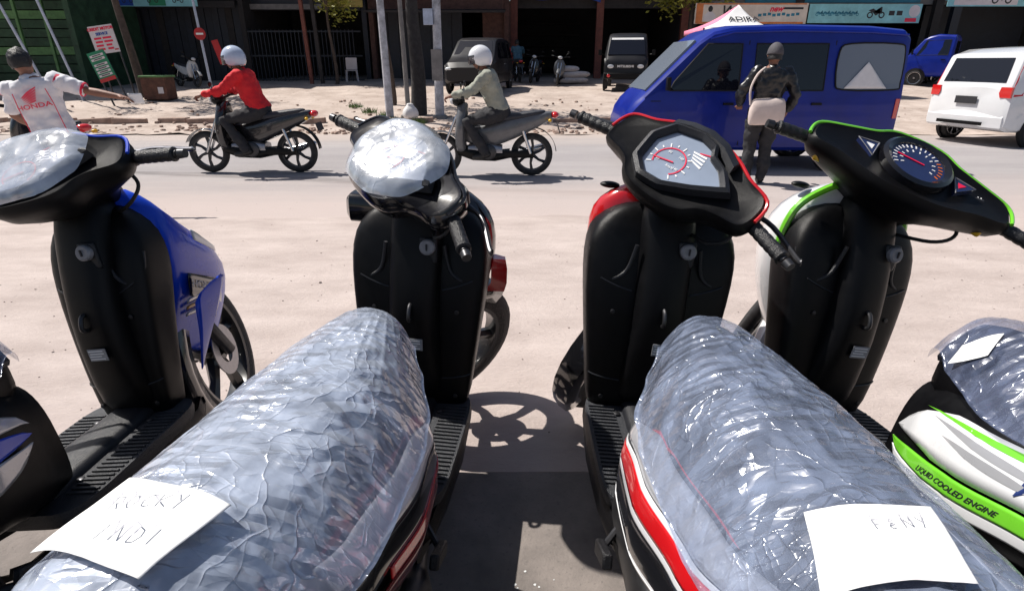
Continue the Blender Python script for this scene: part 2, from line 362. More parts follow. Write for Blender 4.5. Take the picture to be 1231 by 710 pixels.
def wrap_h(x, y, seed=0., dw=1.):
    w = tab(WRAPW, y)[0]*dw; zt, drop = tab(WRAPZ, y)
    a = min(1., abs(x)/w)
    z = zt - drop*a**2.8
    p = V((x*1.0+seed, y*.55+seed*.7, seed)); r = 0.
    for s, k, t in ((7, .0028, .5), (17, .0014, -.7), (41, .0008, .9)):
        q = V(((p.x*cos(t)-p.y*sin(t))*s*1.5 + .8*noise.noise(p*s*.6), (p.x*sin(t)+p.y*cos(t))*s*.8, seed)); nn = noise.noise(q); r += k*((1-abs(nn))**6 - .2)
    ang = math.atan2(x, .16-y)                         # folds pulled from the nose
    r += .0022*((1-abs(noise.noise(V((ang*14+seed, y*1.5, 2+seed)))))**4-.3)*min(1, max(0, (.1-y)*5))
    return z + r
STEER_O = V((0, .42, 1.0)); RAKE = R(26)
def steer_mtx(deg, so=None): return Matrix.Translation(V(so) if so else STEER_O) @ Matrix.Rotation(RAKE, 4, 'X') @ Matrix.Rotation(R(deg), 4, 'Z')
OUT_POLY = [(-.205, -.045), (-.215, .0), (-.20, .045), (-.14, .062), (-.09, .085), (-.03, .10), (.03, .10), (.09, .085), (.14, .062), (.20, .045), (.215, 0), (.205, -.045), (.15, -.06), (.115, -.075), (.085, -.105), (.04, -.12), (-.04, -.12), (-.085, -.105), (-.115, -.075), (-.15, -.06)]
OUT_ROUND = [(-.225, -.035), (-.235, .0), (-.22, .035), (-.16, .055), (-.10, .075), (-.05, .105), (.05, .105), (.10, .075), (.16, .055), (.22, .035), (.235, 0), (.225, -.035), (.16, -.06), (.11, -.085), (.05, -.105), (-.05, -.105), (-.11, -.085), (-.16, -.06)]
GAUGE_POLY = [(-.088, .012), (-.066, .056), (-.008, .070), (.030, .062), (.044, .040), (.080, .026), (.112, -.004), (.060, -.040), (.006, -.070), (-.040, -.074), (-.076, -.048)]

def wheel(parent, name, mtx, r, tw, spokes=5, rim_m='alloy'):
    """mtx: wheel axis along local Z"""
    w_ = part(name, 'tyre', parent, lambda b: b.lathe([(r-.075, -tw*.42), (r-.05, -tw*.5), (r-.02, -tw*.42), (r-.004, -tw*.2), (r, 0), (r-.004, tw*.2), (r-.02, tw*.42), (r-.05, tw*.5), (r-.075, tw*.42)], mtx, 40, True))
    def rim(b):
        b.lathe([(r-.072, -tw*.4), (r-.068, -tw*.44), (r-.085, -tw*.40), (r-.092, 0), (r-.085, tw*.40), (r-.068, tw*.44), (r-.072, tw*.4)], mtx, 40, True)
        b.lathe([(.032, -tw*.5), (.04, -tw*.4), (.04, tw*.4), (.032, tw*.5)], mtx, 16)
        for i in range(spokes):
            a = 2*pi*i/spokes
            p = [V((.03*cos(a), .03*sin(a), 0)), V((.6*(r-.09)*cos(a+.12), .6*(r-.09)*sin(a+.12), 0)), V(((r-.085)*cos(a), (r-.085)*sin(a), 0))]
            b.tube([mtx @ q for q in p], [.026, .019, .024], 6)
    part('rim', rim_m, w_, rim)
    return w_

def scooter(name, label, loc, rz, lean, steer, cfg):
    root = thing(name, label, 'scooter', loc, (R(cfg.get('nose', 0)), R(lean), R(rz)), 'scooters parked in a row on the pavement')
    so_ = cfg.get('so'); S = steer_mtx(steer, so_); col = cfg['col']
    # --- front: inner leg shield with central tunnel
    IN = [(.25, .155, .43, .05), (.33, .165, .425, .055), (.45, .18, .445, .065), (.58, .195, .47, .075), (.70, .208, .50, .085), (.78, .208, .52, .085), (.84, .19, .535, .075), (.885, .14, .545, .06), (.905, .08, .55, .04)]
    sw = cfg.get('shield', 1.)
    def shield(b): b.loft([[V((x*sw, yc+y, z)) for x, y in se(36, hw, d, 5.)] for z, hw, yc, d in IN])
    sh = part('leg_shield', 'plastic', root, shield, sub=1)
    def tunnel(b): b.loft([[V((x, yc+y, z)) for x, y in se(24, hw, d, 3.)] for z, hw, yc, d in ((.29, .10, .41, .05), (.4, .085, .40, .06), (.55, .075, .40, .07), (.7, .075, .43, .075), (.82, .08, .47, .075), (.90, .075, .49, .07), (.945, .05, .50, .05))])
    tu = part('centre_tunnel', 'plastic', root, tunnel, sub=1)
    for sd in (-1, 1):                                    # open glove pockets with a rolled lip
        P = [V((sd*x*sw, y, z)) for x, y, z in ((.085, .415, .80), (.10, .418, .725), (.13, .422, .695), (.165, .43, .69), (.192, .45, .715), (.197, .47, .77))]
        part('pocket_lip', 'grey_plastic', sh, lambda b: b.tube(catmull(P, 4, False), .006, 8))
    def shy(x, z):                                           # rear surface of the leg shield
        hw, yc, d = tab(IN[::-1], z); return yc-d*max(0., 1-(abs(x)/hw)**5)**.2
    for z0, bow in ((.655, .05), (.385, .02)):
        for sd in (-1, 1):
            part('panel_seam', 'seam_highlight_grey', sh, lambda b: b.tube([V((sd*x*sw, shy(x, z0+bow*(x/.19)**2)-.001, z0+bow*(x/.19)**2)) for x in (.08, .10, .12, .14, .155, .168)], .0022, 6))
    for sd in (-1, 1):
        for z0 in (.33, .60): part('screw', 'steel', sh, lambda b: b.lathe([(.007, 0), (.007, .003), (.004, .004)], Matrix.Translation((sd*.125*sw, shy(.125, z0)+.001, z0)) @ Matrix.Rotation(pi/2, 4, 'X'), 10))
    # ignition lock, hook, warning label
    lk = part('ignition_lock', 'lock_grey', tu, lambda b: b.lathe([(.022, 0), (.022, .012), (.018, .016)], Matrix.Translation((.045, .388, .80)) @ Matrix.Rotation(R(78), 4, 'X'), 20))
    part('key_slot', 'mark_black', lk, lambda b: b.box((.045, .370, .804), (.004, .004, .018)))
    part('lock_plate', 'grey_plastic', tu, lambda b: b.box((.045, .396, .788), (.05, .014, .075)), bevel=.006)
    part('bag_hook', 'steel', tu, lambda b: b.tube(catmull([(0, .36, .64), (0, .335, .63), (0, .325, .60), (0, .345, .59)], 4, False), .006, 8))
    wl = part('warning_label', 'sticker', tu, lambda b: b.box((.01, .3295, .52), (.055, .002, .036)))
    part('label_print', 'mark_white', wl, lambda b: [b.box((.008+dx, .3278, .508+.008*k), (wd, .0012, .0032)) for k, (dx, wd) in enumerate(((0, .045), (-.004, .036), (.002, .042), (0, .044)))])
    # --- coloured front cover
    FC = cfg.get('front', [(.40, .07, .575, .08), (.50, .13, .585, .11), (.60, .18, .60, .14), (.70, .212, .605, .15), (.79, .217, .61, .145), (.865, .198, .60, .12), (.92, .14, .585, .085), (.955, .07, .565, .05)])
    def cover(b):
        nl = cfg.get('nosel', 1.2)
        b.loft([[V((x*sw*(1-.35*max(0, y)/d), yc+y*(1+(nl-1)*min(1, max(0, (.955-z)/.25)) if y > 0 else .7), z-(.10*(nl-1.2)*max(0, y)/d))) for x, y in se(40, hw, d, 2.8)] for z, hw, yc, d in FC])
    fc = part('front_cover', col, root, cover, sub=1)
    if cfg.get('edge'):                                     # second colour over the crest of the cover
        P = [V((sd*x*sw, y, z)) for sd in (-1,) for x, y, z in ((.20, .545, .73), (.205, .54, .80), (.188, .535, .873), (.13, .535, .925), (.06, .53, .958))]
        Q = [V((-p.x, p.y, p.z)) for p in P][::-1]
        part('crest_trim', cfg['edge'], fc, lambda b: b.tube(catmull(P+Q, 4, False), .011, 8))
    if cfg.get('side_panel'):                               # dark band with maker's lettering, stripes and lower wing on the right flank
        def flank(y, z, off):                               # flank of the front cover at (y, z)
            row = tab([(r[0], *r[1:]) for r in FC[::-1]], z); hw, yc, d = row; nl = cfg.get('nosel', 1.2)
            yy = max(0., min(1., (y-yc)/(d*nl))); return V((hw*sw*(1-yy**2.8)**(1/2.8)*(1-.35*yy)+off, y, z-.10*(nl-1.2)*yy))
        bd = part('flank_band', 'gloss_black', fc, lambda b: b.sheet(lambda u, v: flank(.60+.20*u, .655-.075*v-.02*u, .012-.002*u), 14, 4), solid=.004)
        for k in range(3): part('flank_stripe', 'silver' if k != 1 else 'orange_trim', fc, lambda b: b.sheet(lambda u, v: flank(.585+.13*u, .570-.022*k-.010*v+.035*u, .012), 10, 2), solid=.003)
        part('side_wing', 'blue', root, lambda b: b.loft([[V((x, y0, z)), V((x+.012, y0, z)), V((x+.012, y1, z+.03)), V((x, y1, z+.03))] for x, y0, y1, z in ((.13, .53, .545, .33), (.155, .52, .58, .40), (.18, .515, .64, .48), (.192, .515, .70, .56), (.192, .52, .74, .60))]), sub=1)
        part('headlamp', 'clear_lens', fc, lambda b: b.sheet(lambda u, v: flank(.68+.13*u, .80-.05*u-.035*v*(1-.5*u), .008), 12, 4), solid=.004)
        text('HONDA', .036, 'mark_white', bd, Matrix(), bold=.0006, sx=1.25, remap=lambda p: flank(.695+p.x, .612+p.y-.01*(p.x/.1), .0165))
    # --- front fender, fork, wheel (steered)
    axle = V((0, .02, -((so_[2] if so_ else 1.0)-.28)/cos(RAKE)))
    Wm = S @ Matrix.Translation(axle) @ Matrix.Rotation(pi/2, 4, 'Y')
    wheel(root, 'front_wheel', Wm, .283, .085, 5, 'rim_black')
    def fender(b):
        rings = []
        for i in range(13):
            a = R(200 - i*13.5); c = V((0, axle.y+.315*cos(a), axle.z+.315*sin(a))); rr = .315
            rings.append([S @ V((x*(1-.25*abs(i-6)/6), axle.y+(rr-dr)*cos(a), axle.z+(rr-dr)*sin(a))) for x, dr in ((-.056, .07), (-.058, .03), (-.045, .006), (0, 0), (.045, .006), (.058, .03), (.056, .07))])
        b.loft(rings, False, False, False)
    part('front_fender', cfg.get('fender', col), root, fender, solid=.005)
    for sd in (-1, 1):
        part('fork_leg', 'steel', root, lambda b: b.tube([S @ V((sd*.062, .0, -.30)), S @ V((sd*.062, .0, -.55)), S @ V((sd*.062, .01, -.56)), S @ V((sd*.062, .02, -.81))], [.015, .015, .022, .022], 12))
    part('brake_disc', 'alloy', root, lambda b: b.lathe([(.05, -.002), (.095, -.002), (.095, .002), (.05, .002)], S @ Matrix.Translation(axle+V((.05, 0, 0))) @ Matrix.Rotation(pi/2, 4, 'Y'), 28, True))
    # --- floor
    fl = part('floorboard', 'floor_rubber', root, lambda b: b.loft([[V((x*k, .20+y, z)) for x, y in se(32, .178, .255, 6)] for z, k in ((.255, .95), (.285, 1.), (.296, .985))]))
    def ribs(b):
        for sd in (-1, 1):
            for i in range(22):
                y = .02+i*.0165; b.box((sd*.128, y, .298), (.075, .006, .006))
    tag(part('tread_ribs', 'floor_rubber', fl, ribs, smooth=False), kind='stuff')
    part('floor_tunnel', 'grey_plastic', fl, lambda b: b.loft([[V((x, y, .27+max(z, 0))) for x, z in se(20, .075-.015*k, .055, 4)] for k, y in ((0, .0), (.2, .1), (.5, .25), (.6, .40))]))
    for sd in (-1, 1):
        for y in (.07, .33): part('floor_bolt', 'steel', fl, lambda b: b.lathe([(.010, 0), (.010, .005), (.006, .007)], Matrix.Translation((sd*.085, y, .297)), 10))
        part('side_skirt', 'plastic', root, lambda b: b.loft([[V((sd*(x+dx), y, z)) for dx, z in ((0, zl), (.012, zl+.02), (.014, .24), (.004, .262), (-.02, .25), (-.02, zl))] for y, x, zl in ((.52, .11, .24), (.44, .152, .19), (.25, .16, .165), (.05, .155, .165), (-.1, .15, .20), (-.2, .14, .27))]))
        pg = part('footrest', 'rubber', root, lambda b: b.box((sd*.198, -.185, .275), (.022, .095, .034), Matrix.Rotation(R(-25), 3, 'X')), bevel=.005)
        part('footrest_bracket', 'steel', root, lambda b: b.tube([(sd*.15, -.10, .27), (sd*.185, -.14, .255), (sd*.19, -.155, .262)], .008, 8))
    # --- rear body
    part('body_shell', 'plastic', root, lambda b: b.loft([[V((x, y, (zl+zh)/2 + z)) for x, z in se(32, hw*.97, (zh-zl)/2, 2.8)] for y in [.07-.04*i for i in range(24)] for hw, zl, zh in (tab(BODY, y),)]))
    part('seat_base', 'plastic', root, lambda b: b.loft([[V((x, y, .62+z)) for x, z in se(20, hw, .07, 3)] for y, hw in ((.062, .05), (.03, .075), (-.05, .10), (-.2, .13), (-.4, .135), (-.7, .12))]))
    part('seat', 'seat', root, lambda b: b.loft([[V((x*hw, y, zt-.012 - drop*1.0*abs(x)**2.8-.006)) for x in [i/12-1 for i in range(25)]] + [V((hw*.9, y, zt-drop-.03)), V((-hw*.9, y, zt-drop-.03))]
         for y in (.055, .03, 0, -.06, -.12, -.2, -.3, -.45, -.6, -.72, -.8) for hw, zt, drop in ((tab(WRAPW, y)[0]*.85, *tab(WRAPZ, y)),)]))
    for sd, stripes in cfg['cowl'].items():
        for i, (m, a0, a1, y0, y1, off, nm) in enumerate(stripes):
            def pt(u, v):
                y = y0+(y1-y0)*u; e = min(1., (y0-y)/.16)**.6; am = (a0+a1)/2
                return cow(y, R(cfg.get('cmid', 10)+(am-cfg.get('cmid', 10))*(.35+.65*e) + (a0-a1)*(.5-v)*e), off, sd)
            part(nm, m, root, lambda b: b.sheet(pt, 34, 6), solid=.004)
    # rear wheel, engine, exhaust, stand
    wheel(root, 'rear_wheel', Matrix.Translation((0, -.47, .275)) @ Matrix.Rotation(pi/2, 4, 'Y'), .278, .10, 5, 'rim_black')
    part('engine_case', 'steel', root, lambda b: b.loft([[V((-.11+x, y, zc+z)) for x, z in se(16, .05, hh, 3)] for y, zc, hh in ((-.05, .30, .06), (-.12, .30, .085), (-.3, .285, .07), (-.47, .275, .085), (-.56, .275, .05))]))
    part('exhaust', 'steel', root, lambda b: b.blob([(.12, .0, .2), (.15, -.18, .22), (.165, -.3, .27), (.175, -.75, .36)], [.018, .02, .05, .055], 14))
    for sd in (-1, 1): part('stand_leg', 'steel', root, lambda b: b.tube([(sd*.07, -.18, .24), (sd*.11, -.20, .10), (sd*.13, -.215, .012), (sd*.15, -.245, .010)], .011, 8))
    part('tail_lamp', 'red_lens', root, lambda b: b.ell((0, -.88, .70), (.06, .05, .04)))
    if cfg.get('grab'): part('grab_rail', cfg['grab'], root, lambda b: b.tube(catmull([(-.14, -.60, .70), (-.17, -.74, .75), (-.12, -.90, .79), (0, -.95, .80), (.12, -.90, .79), (.17, -.74, .75), (.14, -.60, .70)], 4, False), .016, 10))
    # --- handlebar assembly, in steering frame
    out = OUT_ROUND if cfg['dash'] == 'round' else OUT_POLY
    oc = catmull([(x, y, 0) for x, y in out], 4)
    D = S @ Matrix.Translation((0, -.025, .045)) @ Matrix.Rotation(R(cfg.get('tilt', 12)), 4, 'X') @ Matrix.Scale(cfg.get('dscale', 1.15), 4)
    def hood(b):
        rings = []
        for sx, sy, z, dy in ((.90, .86, -.004, 0), (.955, .94, .0, 0), (1, 1, -.012, 0), (1., 1., -.03, 0), (.95, .92, -.055, .004), (.74, .82, -.085, .015), (.50, .66, -.12, .03), (.40, .56, -.16, .05), (.34, .5, -.20, .065)):
            rings.append([V((p.x*sx, p.y*sy+dy, z + (.012*(1-(p.x/.2)**2) if z > -.05 else 0))) for p in oc])
        b.loft(rings)
    hd = part('handlebar_cover', cfg.get('hood', 'plastic'), root, hood, mtx=D, ang=50)
    lift = lambda x: .012*(1-(x/.2)**2)*.95
    if cfg.get('trim'):
        tp = [V((p.x*.998, p.y*.998, -.004+lift(p.x))) for p in oc if p.y > -.02]
        k = max(range(len(tp)), key=lambda i: (tp[i]-tp[i-1]).length); tp = tp[k:]+tp[:k]
        part('trim_strip', cfg['trim'], hd, lambda b: b.tube(tp, .0042, 8))
    if cfg['dash'] == 'poly' or cfg['dash'] == 'film':
        gq = [V((x, y, 0)) for x, y in GAUGE_POLY]; gp = []
        for i in range(len(gq)):                             # softly rounded corners
            for t_ in (-.22, 0, .22):
                o_ = gq[(i+(1 if t_ > 0 else -1)) % len(gq)]; gp.append(gq[i].lerp(o_, abs(t_)) if t_ else gq[i]*.965 + (gq[i-1]+gq[(i+1) % len(gq)])*.0175)
        bz = lambda b: b.loft([[V((p.x*k, p.y*k, z+.004)) for p in gp] for k, z in ((1.30, .000), (1.26, .020), (1.14, .026), (1.02, .016), (1.0, .006))], False, False)
        be = part('gauge_bezel', 'grey_plastic', hd, bz, ang=30)
        gf = part('gauge_face', 'gauge', hd, lambda b: b.prism([(p.x*1.03, p.y*1.03) for p in gp], .002, Matrix.Translation((0, 0, .011))))
        dc = V((-.022, -.018, .0140))
        def ticks(b):
            for i in range(13):
                a = R(215-i*22); b.box(dc+V((cos(a), sin(a), 0))*.046, (.011 if i % 2 == 0 else .006, .0028, .0008), Matrix.Rotation(a, 3, 'Z'))
        part('dial_ticks', 'mark_white', gf, ticks, smooth=False)
        part('dial_arc', 'mark_red', gf, lambda b: b.sheet(lambda u, v: dc+V((cos(R(215-264*u)), sin(R(215-264*u)), 0))*(.036+.003*v)+V((0, 0, .0004)), 30, 1))
        part('needle', 'mark_red', gf, lambda b: b.box(dc+V((-.014, -.004, .001)), (.05, .003, .001), Matrix.Rotation(R(15), 3, 'Z')))
        text('km/h', .010, 'mark_white', gf, Matrix.Translation(dc+V((.012, -.012, .0006))), thick=.0004)
        for k in range(4):
            a = R(200-k*73); text(str(20+40*k), .009, 'mark_white', gf, Matrix.Translation(dc+V((cos(a)*.027, sin(a)*.027, .0006))), thick=.0004)
        part('wing_emblem', 'mark_white', gf, lambda b: [b.prism([(.0+.004*k, .030-.007*k), (.036+.003*k, .034-.010*k), (.038+.002*k, .029-.010*k), (.004+.004*k, .026-.007*k)], .0008, Matrix.Translation((.0, .008, .0132))) for k in range(4)])
        part('fuel_mark', 'mark_red', gf, lambda b: b.box((.030, .046, .0142), (.03, .003, .0008), Matrix.Rotation(R(20), 3, 'Z')))
        part('brow', 'grey_plastic', hd, lambda b: b.loft([[V((x, y0-.0*x, z)), V((x, y0+.012, z+.012)), V((x, y0+.03, z+.006)), V((x, y0+.03, z-.01))] for x, y0, z in ((-.09, .055, .012), (-.05, .068, .016), (0, .075, .017), (.05, .066, .016), (.10, .04, .012))]))
    if cfg['dash'] == 'round':
        T0 = Matrix.Translation((.0, .005, .006))
        part('gauge_bezel', 'plastic_gloss', hd, lambda b: b.lathe([(.082, 0), (.080, .016), (.072, .022), (.062, .016), (.060, .006)], T0, 40), ang=30)
        gf = part('gauge_face', 'gauge_dark', hd, lambda b: b.lathe([(.062, 0), (.062, .0125)], T0, 40))
        def tk(rng, r0, ln):
            def g(b):
                for i in rng:
                    a = R(210-i*12); b.box(V((r0*cos(a), .005+r0*sin(a), .0192)), (ln, .0024, .0008), Matrix.Rotation(a, 3, 'Z'))
            return g
        part('dial_ticks', 'mark_white', gf, tk(range(0, 15), .052, .009), smooth=False)
        part('dial_ticks', 'mark_orange', gf, tk(range(15, 21), .052, .009), smooth=False)
        part('dial_numbers', 'mark_white', gf, tk(range(0, 21, 2), .037, .007), smooth=False)
        part('needle', 'mark_red', gf, lambda b: b.box((-.016, .006, .0200), (.062, .0035, .001), Matrix.Rotation(R(-4), 3, 'Z')))
        for sd in (-1, 1):
            tr = [(sd*.088, .022), (sd*.135, .012), (sd*.095, -.03)]
            iw = part('indicator_window', 'gauge_dark', hd, lambda b: b.prism(tr, .012, Matrix.Translation((0, 0, .0))))
            part('window_rim', 'lock_grey', iw, lambda b: b.tube([V((x, y, .0125)) for x, y in tr+tr[:1]], .0018, 6))
            part('indicator_arrow', 'mark_white' if sd < 0 else 'mark_red', iw, lambda b: b.prism([(sd*.097, .008), (sd*.115, .006), (sd*.100, -.010)], .001, Matrix.Translation((0, 0, .0122))))
    if cfg['dash'] == 'film':
        fo = [V((x, y, 0)) for x, y in ((-.135, .055), (-.055, .096), (.075, .096), (.137, .048), (.125, -.062), (.05, -.118), (-.06, -.118), (-.13, -.052))]
        fo = catmull([fo[i].lerp(fo[(i+1) % len(fo)], t) for i in range(len(fo)) for t in (.18, .82)], 4)
        def fm(u, v):
            p = fo[int(u*len(fo)+.01) % len(fo)]; q = p*v
            q.z = .036+lift(q.x)-.003*v*v-.020*max(0., (v-.72)/.28)**2 + .0016*noise.noise(V((q.x*25, q.y*25, cfg['seed']))) + .0016*(1-abs(noise.noise(V((q.x*38, q.y*16, cfg['seed']+3)))))**6
            return q
        part('protective_film', 'film', hd, lambda b: b.sheet(fm, len(fo), 24), ang=180)
    # grips, levers, switches
    for sd in (-1, 1):
        P0, P1, P2 = V((sd*.15, .0, .0)), V((sd*.228, -.014, .008)), V((sd*.358, -.060, .012)); u = (P2-P1).normalized()
        part('handlebar_tube', 'steel', root, lambda b: b.tube([V((0, .01, -.01)), P0, P1, P2], .011, 10), mtx=S)
        def grip(b):
            pr = [(.0205, 0), (.0215, .006), (.016, .010)]
            for i in range(5): s0 = .014+i*.021; pr += [(.0165, s0), (.0178, s0+.006), (.0178, s0+.014), (.0165, s0+.0195)]
            pr += [(.0165, .120), (.019, .124), (.019, .129), (.0150, .132)]
            x, y = frame_to(P1, P2); mt = Matrix(((x.x, y.x, u.x, P1.x), (x.y, y.y, u.y, P1.y), (x.z, y.z, u.z, P1.z), (0, 0, 0, 1)))
            b.lathe(pr, mt, 18)
        gr = part('grip', cfg.get('grip', 'rubber'), root, grip, mtx=S, ang=30)
        part('bar_end', 'steel', gr, lambda b: b.tube([P2+u*.006, P2+u*.024], [.013, .0115], 12))
        part('brake_lever', cfg.get('lever', 'steel'), root, lambda b: b.tube(catmull([V((sd*.17, .025, -.008)), V((sd*.20, .045, -.008)), V((sd*.26, .052, -.012)), V((sd*.36, .008, -.016)), V((sd*.375, .005, -.016))], 4, False), [.009]*6+[.0065]*9+[.008, .009], 8), mtx=S)
        part('switch_box', 'plastic', root, lambda b: b.loft([[V((sd*x, -.006+y, .004+z)) for y, z in se(16, ry, rz_, 3)] for x, ry, rz_ in ((.135, .035, .032), (.16, .036, .034), (.19, .030, .030), (.218, .022, .024), (.222, .015, .018))]), mtx=S)
        part('switch', 'lock_grey', root, lambda b: b.box((sd*.182, -.036, .012), (.022, .008, .012)), bevel=.003, mtx=S)
        if cfg.get('amber'): part('indicator', 'yellow', root, lambda b: b.box((sd*.215, -.052, -.018), (.030, .022, .020), Matrix.Rotation(sd*R(-18), 3, 'Z')), bevel=.006, mtx=S)
        part('switch_rocker', 'mark_black', root, lambda b: b.box((sd*.182, -.002, .041), (.026, .022, .006)), bevel=.003, mtx=S)
        mk = part('rocker_mark', 'mark_white', root, lambda b: [b.box((sd*.182+dx, -.002, .0445), (.0025, .009, .0008)) for dx in (-.005, .003)], mtx=S)
    part('master_cylinder', 'grey_plastic', root, lambda b: b.loft([[V((.165+x, .035+y, z)) for x, y in se(16, .042*k, .026*k, 4)] for z, k in ((-.02, .8), (.0, 1), (.03, 1), (.038, .9))]), mtx=S)
    if cfg.get('wing'):                                     # dark indicator wings either side of the front, red reflector on the right
        part('front_wing', 'plastic_gloss', root, lambda b: b.loft([[V((x, .56+y, .865+z)) for y, z in se(16, ry, rz_, 4)] for x, ry, rz_ in ((-.10, .05, .035), (-.16, .055, .045), (-.225, .05, .045), (-.24, .03, .03))]))
        part('reflector', 'red_lens', root, lambda b: b.loft([[V((.20+x, .585, z)), V((.20+x, .65, z)), V((.245+x*.4, .63, z-.004)), V((.25+x*.4, .60, z-.004))] for x, z in ((-.02, .60), (0, .63), (.0, .68), (-.015, .71))]))
    part('front_stalk', 'plastic', root, lambda b: b.ell((-.16, .59, .93), (.030, .018, .010)))
    if cfg.get('cable'): part('cable', 'rubber', root, lambda b: b.tube(catmull([S @ V((.16, .03, -.02)), S @ V((.20, -.02, -.06)), S @ V((.16, -.04, -.10)), S @ V((.06, .02, -.16))], 6, False), .005, 8))
    return root

def seat_cover(sc, label, m, seed, dw=1., nm='plastic_seat_cover'):
    mb = MB(); NX, NY = 120, 170
    def f(u, v):
        a = u*2-1; y = .072-.93*v + .012*noise.noise(V((a*6, seed, 1)))*(1 if v > .9 else 0)
        w = tab(WRAPW, y)[0]*dw*(1.03+.03*noise.noise(V((y*9, seed, math.copysign(3, a)))))
        x = w*math.copysign(abs(a)**.85, a)
        return V((x, y, wrap_h(x, y, seed, dw)))
    mb.sheet(f, NX, NY)
    o = mb.build(nm, m, None, fix=False, ang=180); o.matrix_world = sc.matrix_basis
    return tag(o, label, 'seat cover', 'plastic covers on the scooter seats')

def note(sc, label, c, ang, size, words, seed, dw=1., m='paper'):
    mb = MB(); ca, sa = cos(R(ang)), sin(R(ang))
    hm = lambda x, y: sum(wrap_h(x+dx, y+dy, seed, dw) for dx in (-.03, 0, .03) for dy in (-.03, 0, .03))/9
    z0 = hm(*c); gx = (hm(c[0]+.06, c[1])-hm(c[0]-.06, c[1]))/.12; gy = (hm(c[0], c[1]+.06)-hm(c[0], c[1]-.06))/.12
    def P(s, t, up=.006):
        x = c[0]+s*ca-t*sa; y = c[1]+s*sa+t*ca
        z = sum(wrap_h(x+dx, y+dy, seed, dw) for dx in (-.02, 0, .02) for dy in (-.02, 0, .02))/9
        pl = z0+(x-c[0])*gx+(y-c[1])*gy; z = max(z, z*.6+pl*.4)
        return V((x, y, z+up+.004+.004*noise.noise(V((s*14, t*14, seed)))))
    mb.sheet(lambda u, v: P((u-.5)*size[0], (v-.5)*size[1]), 40, 32)
    o = mb.build('paper_note', m, None, solid=.0005); o.matrix_world = sc.matrix_basis
    tag(o, label, 'paper')
    if words:
        h = MB()
        for wd, s, t, hh, wa in words:
            handwriting(h, wd, hh, (s, t), (cos(R(wa)), sin(R(wa))), (-sin(R(wa)), cos(R(wa))), lambda a, b: P(a, b, .0115))
        h.build('handwriting', 'pencil', o, smooth=False, fix=False)['kind'] = 'stuff'
    return o

def cowl_text(sc, s, size, m, side, y, a, off, shear=.3, sx=1.):
    def rm(p):
        yy = y - p.x*1.0 if side < 0 else y + p.x
        zz = p.y/.16
        return cow(yy, R(a)+zz, off+p.z, side)
    return text(s, size, m, sc, Matrix(), shear=shear, sx=sx, remap=rm)
# ------------------------------------------------------------------ ground
def terrain(Y): return -tab([(40, -.75), (28, -.6), (21, -.33), (14.2, .07), (13.2, .13), (12.9, .17), (-50, .17)], Y)[0]
M['pavement'] = ground_mat('stained_concrete', (.16, .142, .132), (.25, .218, .20), (.14, .127, .12), 5, 60, .35, 40, .85, crack=0, stretch=(1, 1, 1))
M['apron'] = ground_mat('dusty_forecourt', (.40, .335, .31), (.52, .445, .415), (.45, .385, .36), 2.2, 34, .6, 40, .92, crack=0, stretch=(.7, 1.4, 1))
M['asphalt'] = ground_mat('dusty_asphalt', (.30, .28, .285), (.38, .355, .355), (.44, .41, .40), 1.2, 90, .6, 120, .9, crack=.12, stretch=(.16, 1, 1), drift=[(8.4, 5.7, (.485, .41, .385)), (10.8, 13.2, (.46, .39, .35))])
M['dirt'] = ground_mat('pale_dirt', (.36, .29, .25), (.52, .44, .39), (.24, .19, .16), 1.3, 5, 1., 9, .95)
M['grit'] = mat('grit', (.24, .20, .18), .95, var=.5, scale=3)
M['splash'] = mat('dried_paint', (.55, .56, .56), .8, var=.2)
def strip(b, x0, x1, y0, y1, zf, nx, ny, rag0=0., rag1=0., bump=0., seed=0.):
    def f(u, v):
        x = x0+(x1-x0)*u; a = y0+rag0*noise.noise(V((x*.7, seed, 0)))+rag0*.4*noise.noise(V((x*3, seed, 0))); c = y1+rag1*noise.noise(V((x*.7, seed+5, 0)))+rag1*.4*noise.noise(V((x*3.1, seed, 4)))
        y = a+(c-a)*v; return V((x, y, zf(y)+bump*noise.noise(V((x*.9, y*1.2, seed)))+bump*.4*noise.noise(V((x*3, y*4, seed)))))
    b.sheet(f, nx, ny)
tag(part('ground', 'dirt', None, lambda b: b.sheet(lambda u, v: V((-700+1400*u, -300+1500*v, -.45 if v < .22 else -.45)), 20, 20)), kind='structure')
tag(part('pavement', 'pavement', None, lambda b: b.box((0, -1.71, -.06), (24, 6.56, .12))), kind='structure')
az = lambda y: -.012 if y < 2.4 else -.012-.15*((y-2.4)/3.2)
tag(part('forecourt', 'apron', None, lambda b: strip(b, -16, 16, 1.585, 5.7, az, 160, 40, 0, .35, .004, 2)), kind='structure')
tag(part('road', 'asphalt', None, lambda b: strip(b, -60, 60, 4.6, 13.4, lambda y: -.174, 120, 20, 0, 0, .004, 5)), kind='structure')
tag(part('verge', 'dirt', None, lambda b: strip(b, -45, 45, 12.75, 60, lambda y: terrain(y)+.004, 300, 150, .35, 0, .05, 9)), kind='structure')
def specks(b):
    rr = random.Random(3)
    for i in range(150):
        x = .06+rr.gauss(0, .075); y = .92+rr.gauss(0, .10); r = rr.uniform(.001, .0045)
        b.prism([(x+r*cos(k*pi/3+i)*rr.uniform(.6, 1.3), y+r*sin(k*pi/3+i)*rr.uniform(.6, 1.3)) for k in range(6)], .0008, Matrix.Translation((0, 0, .0004)))
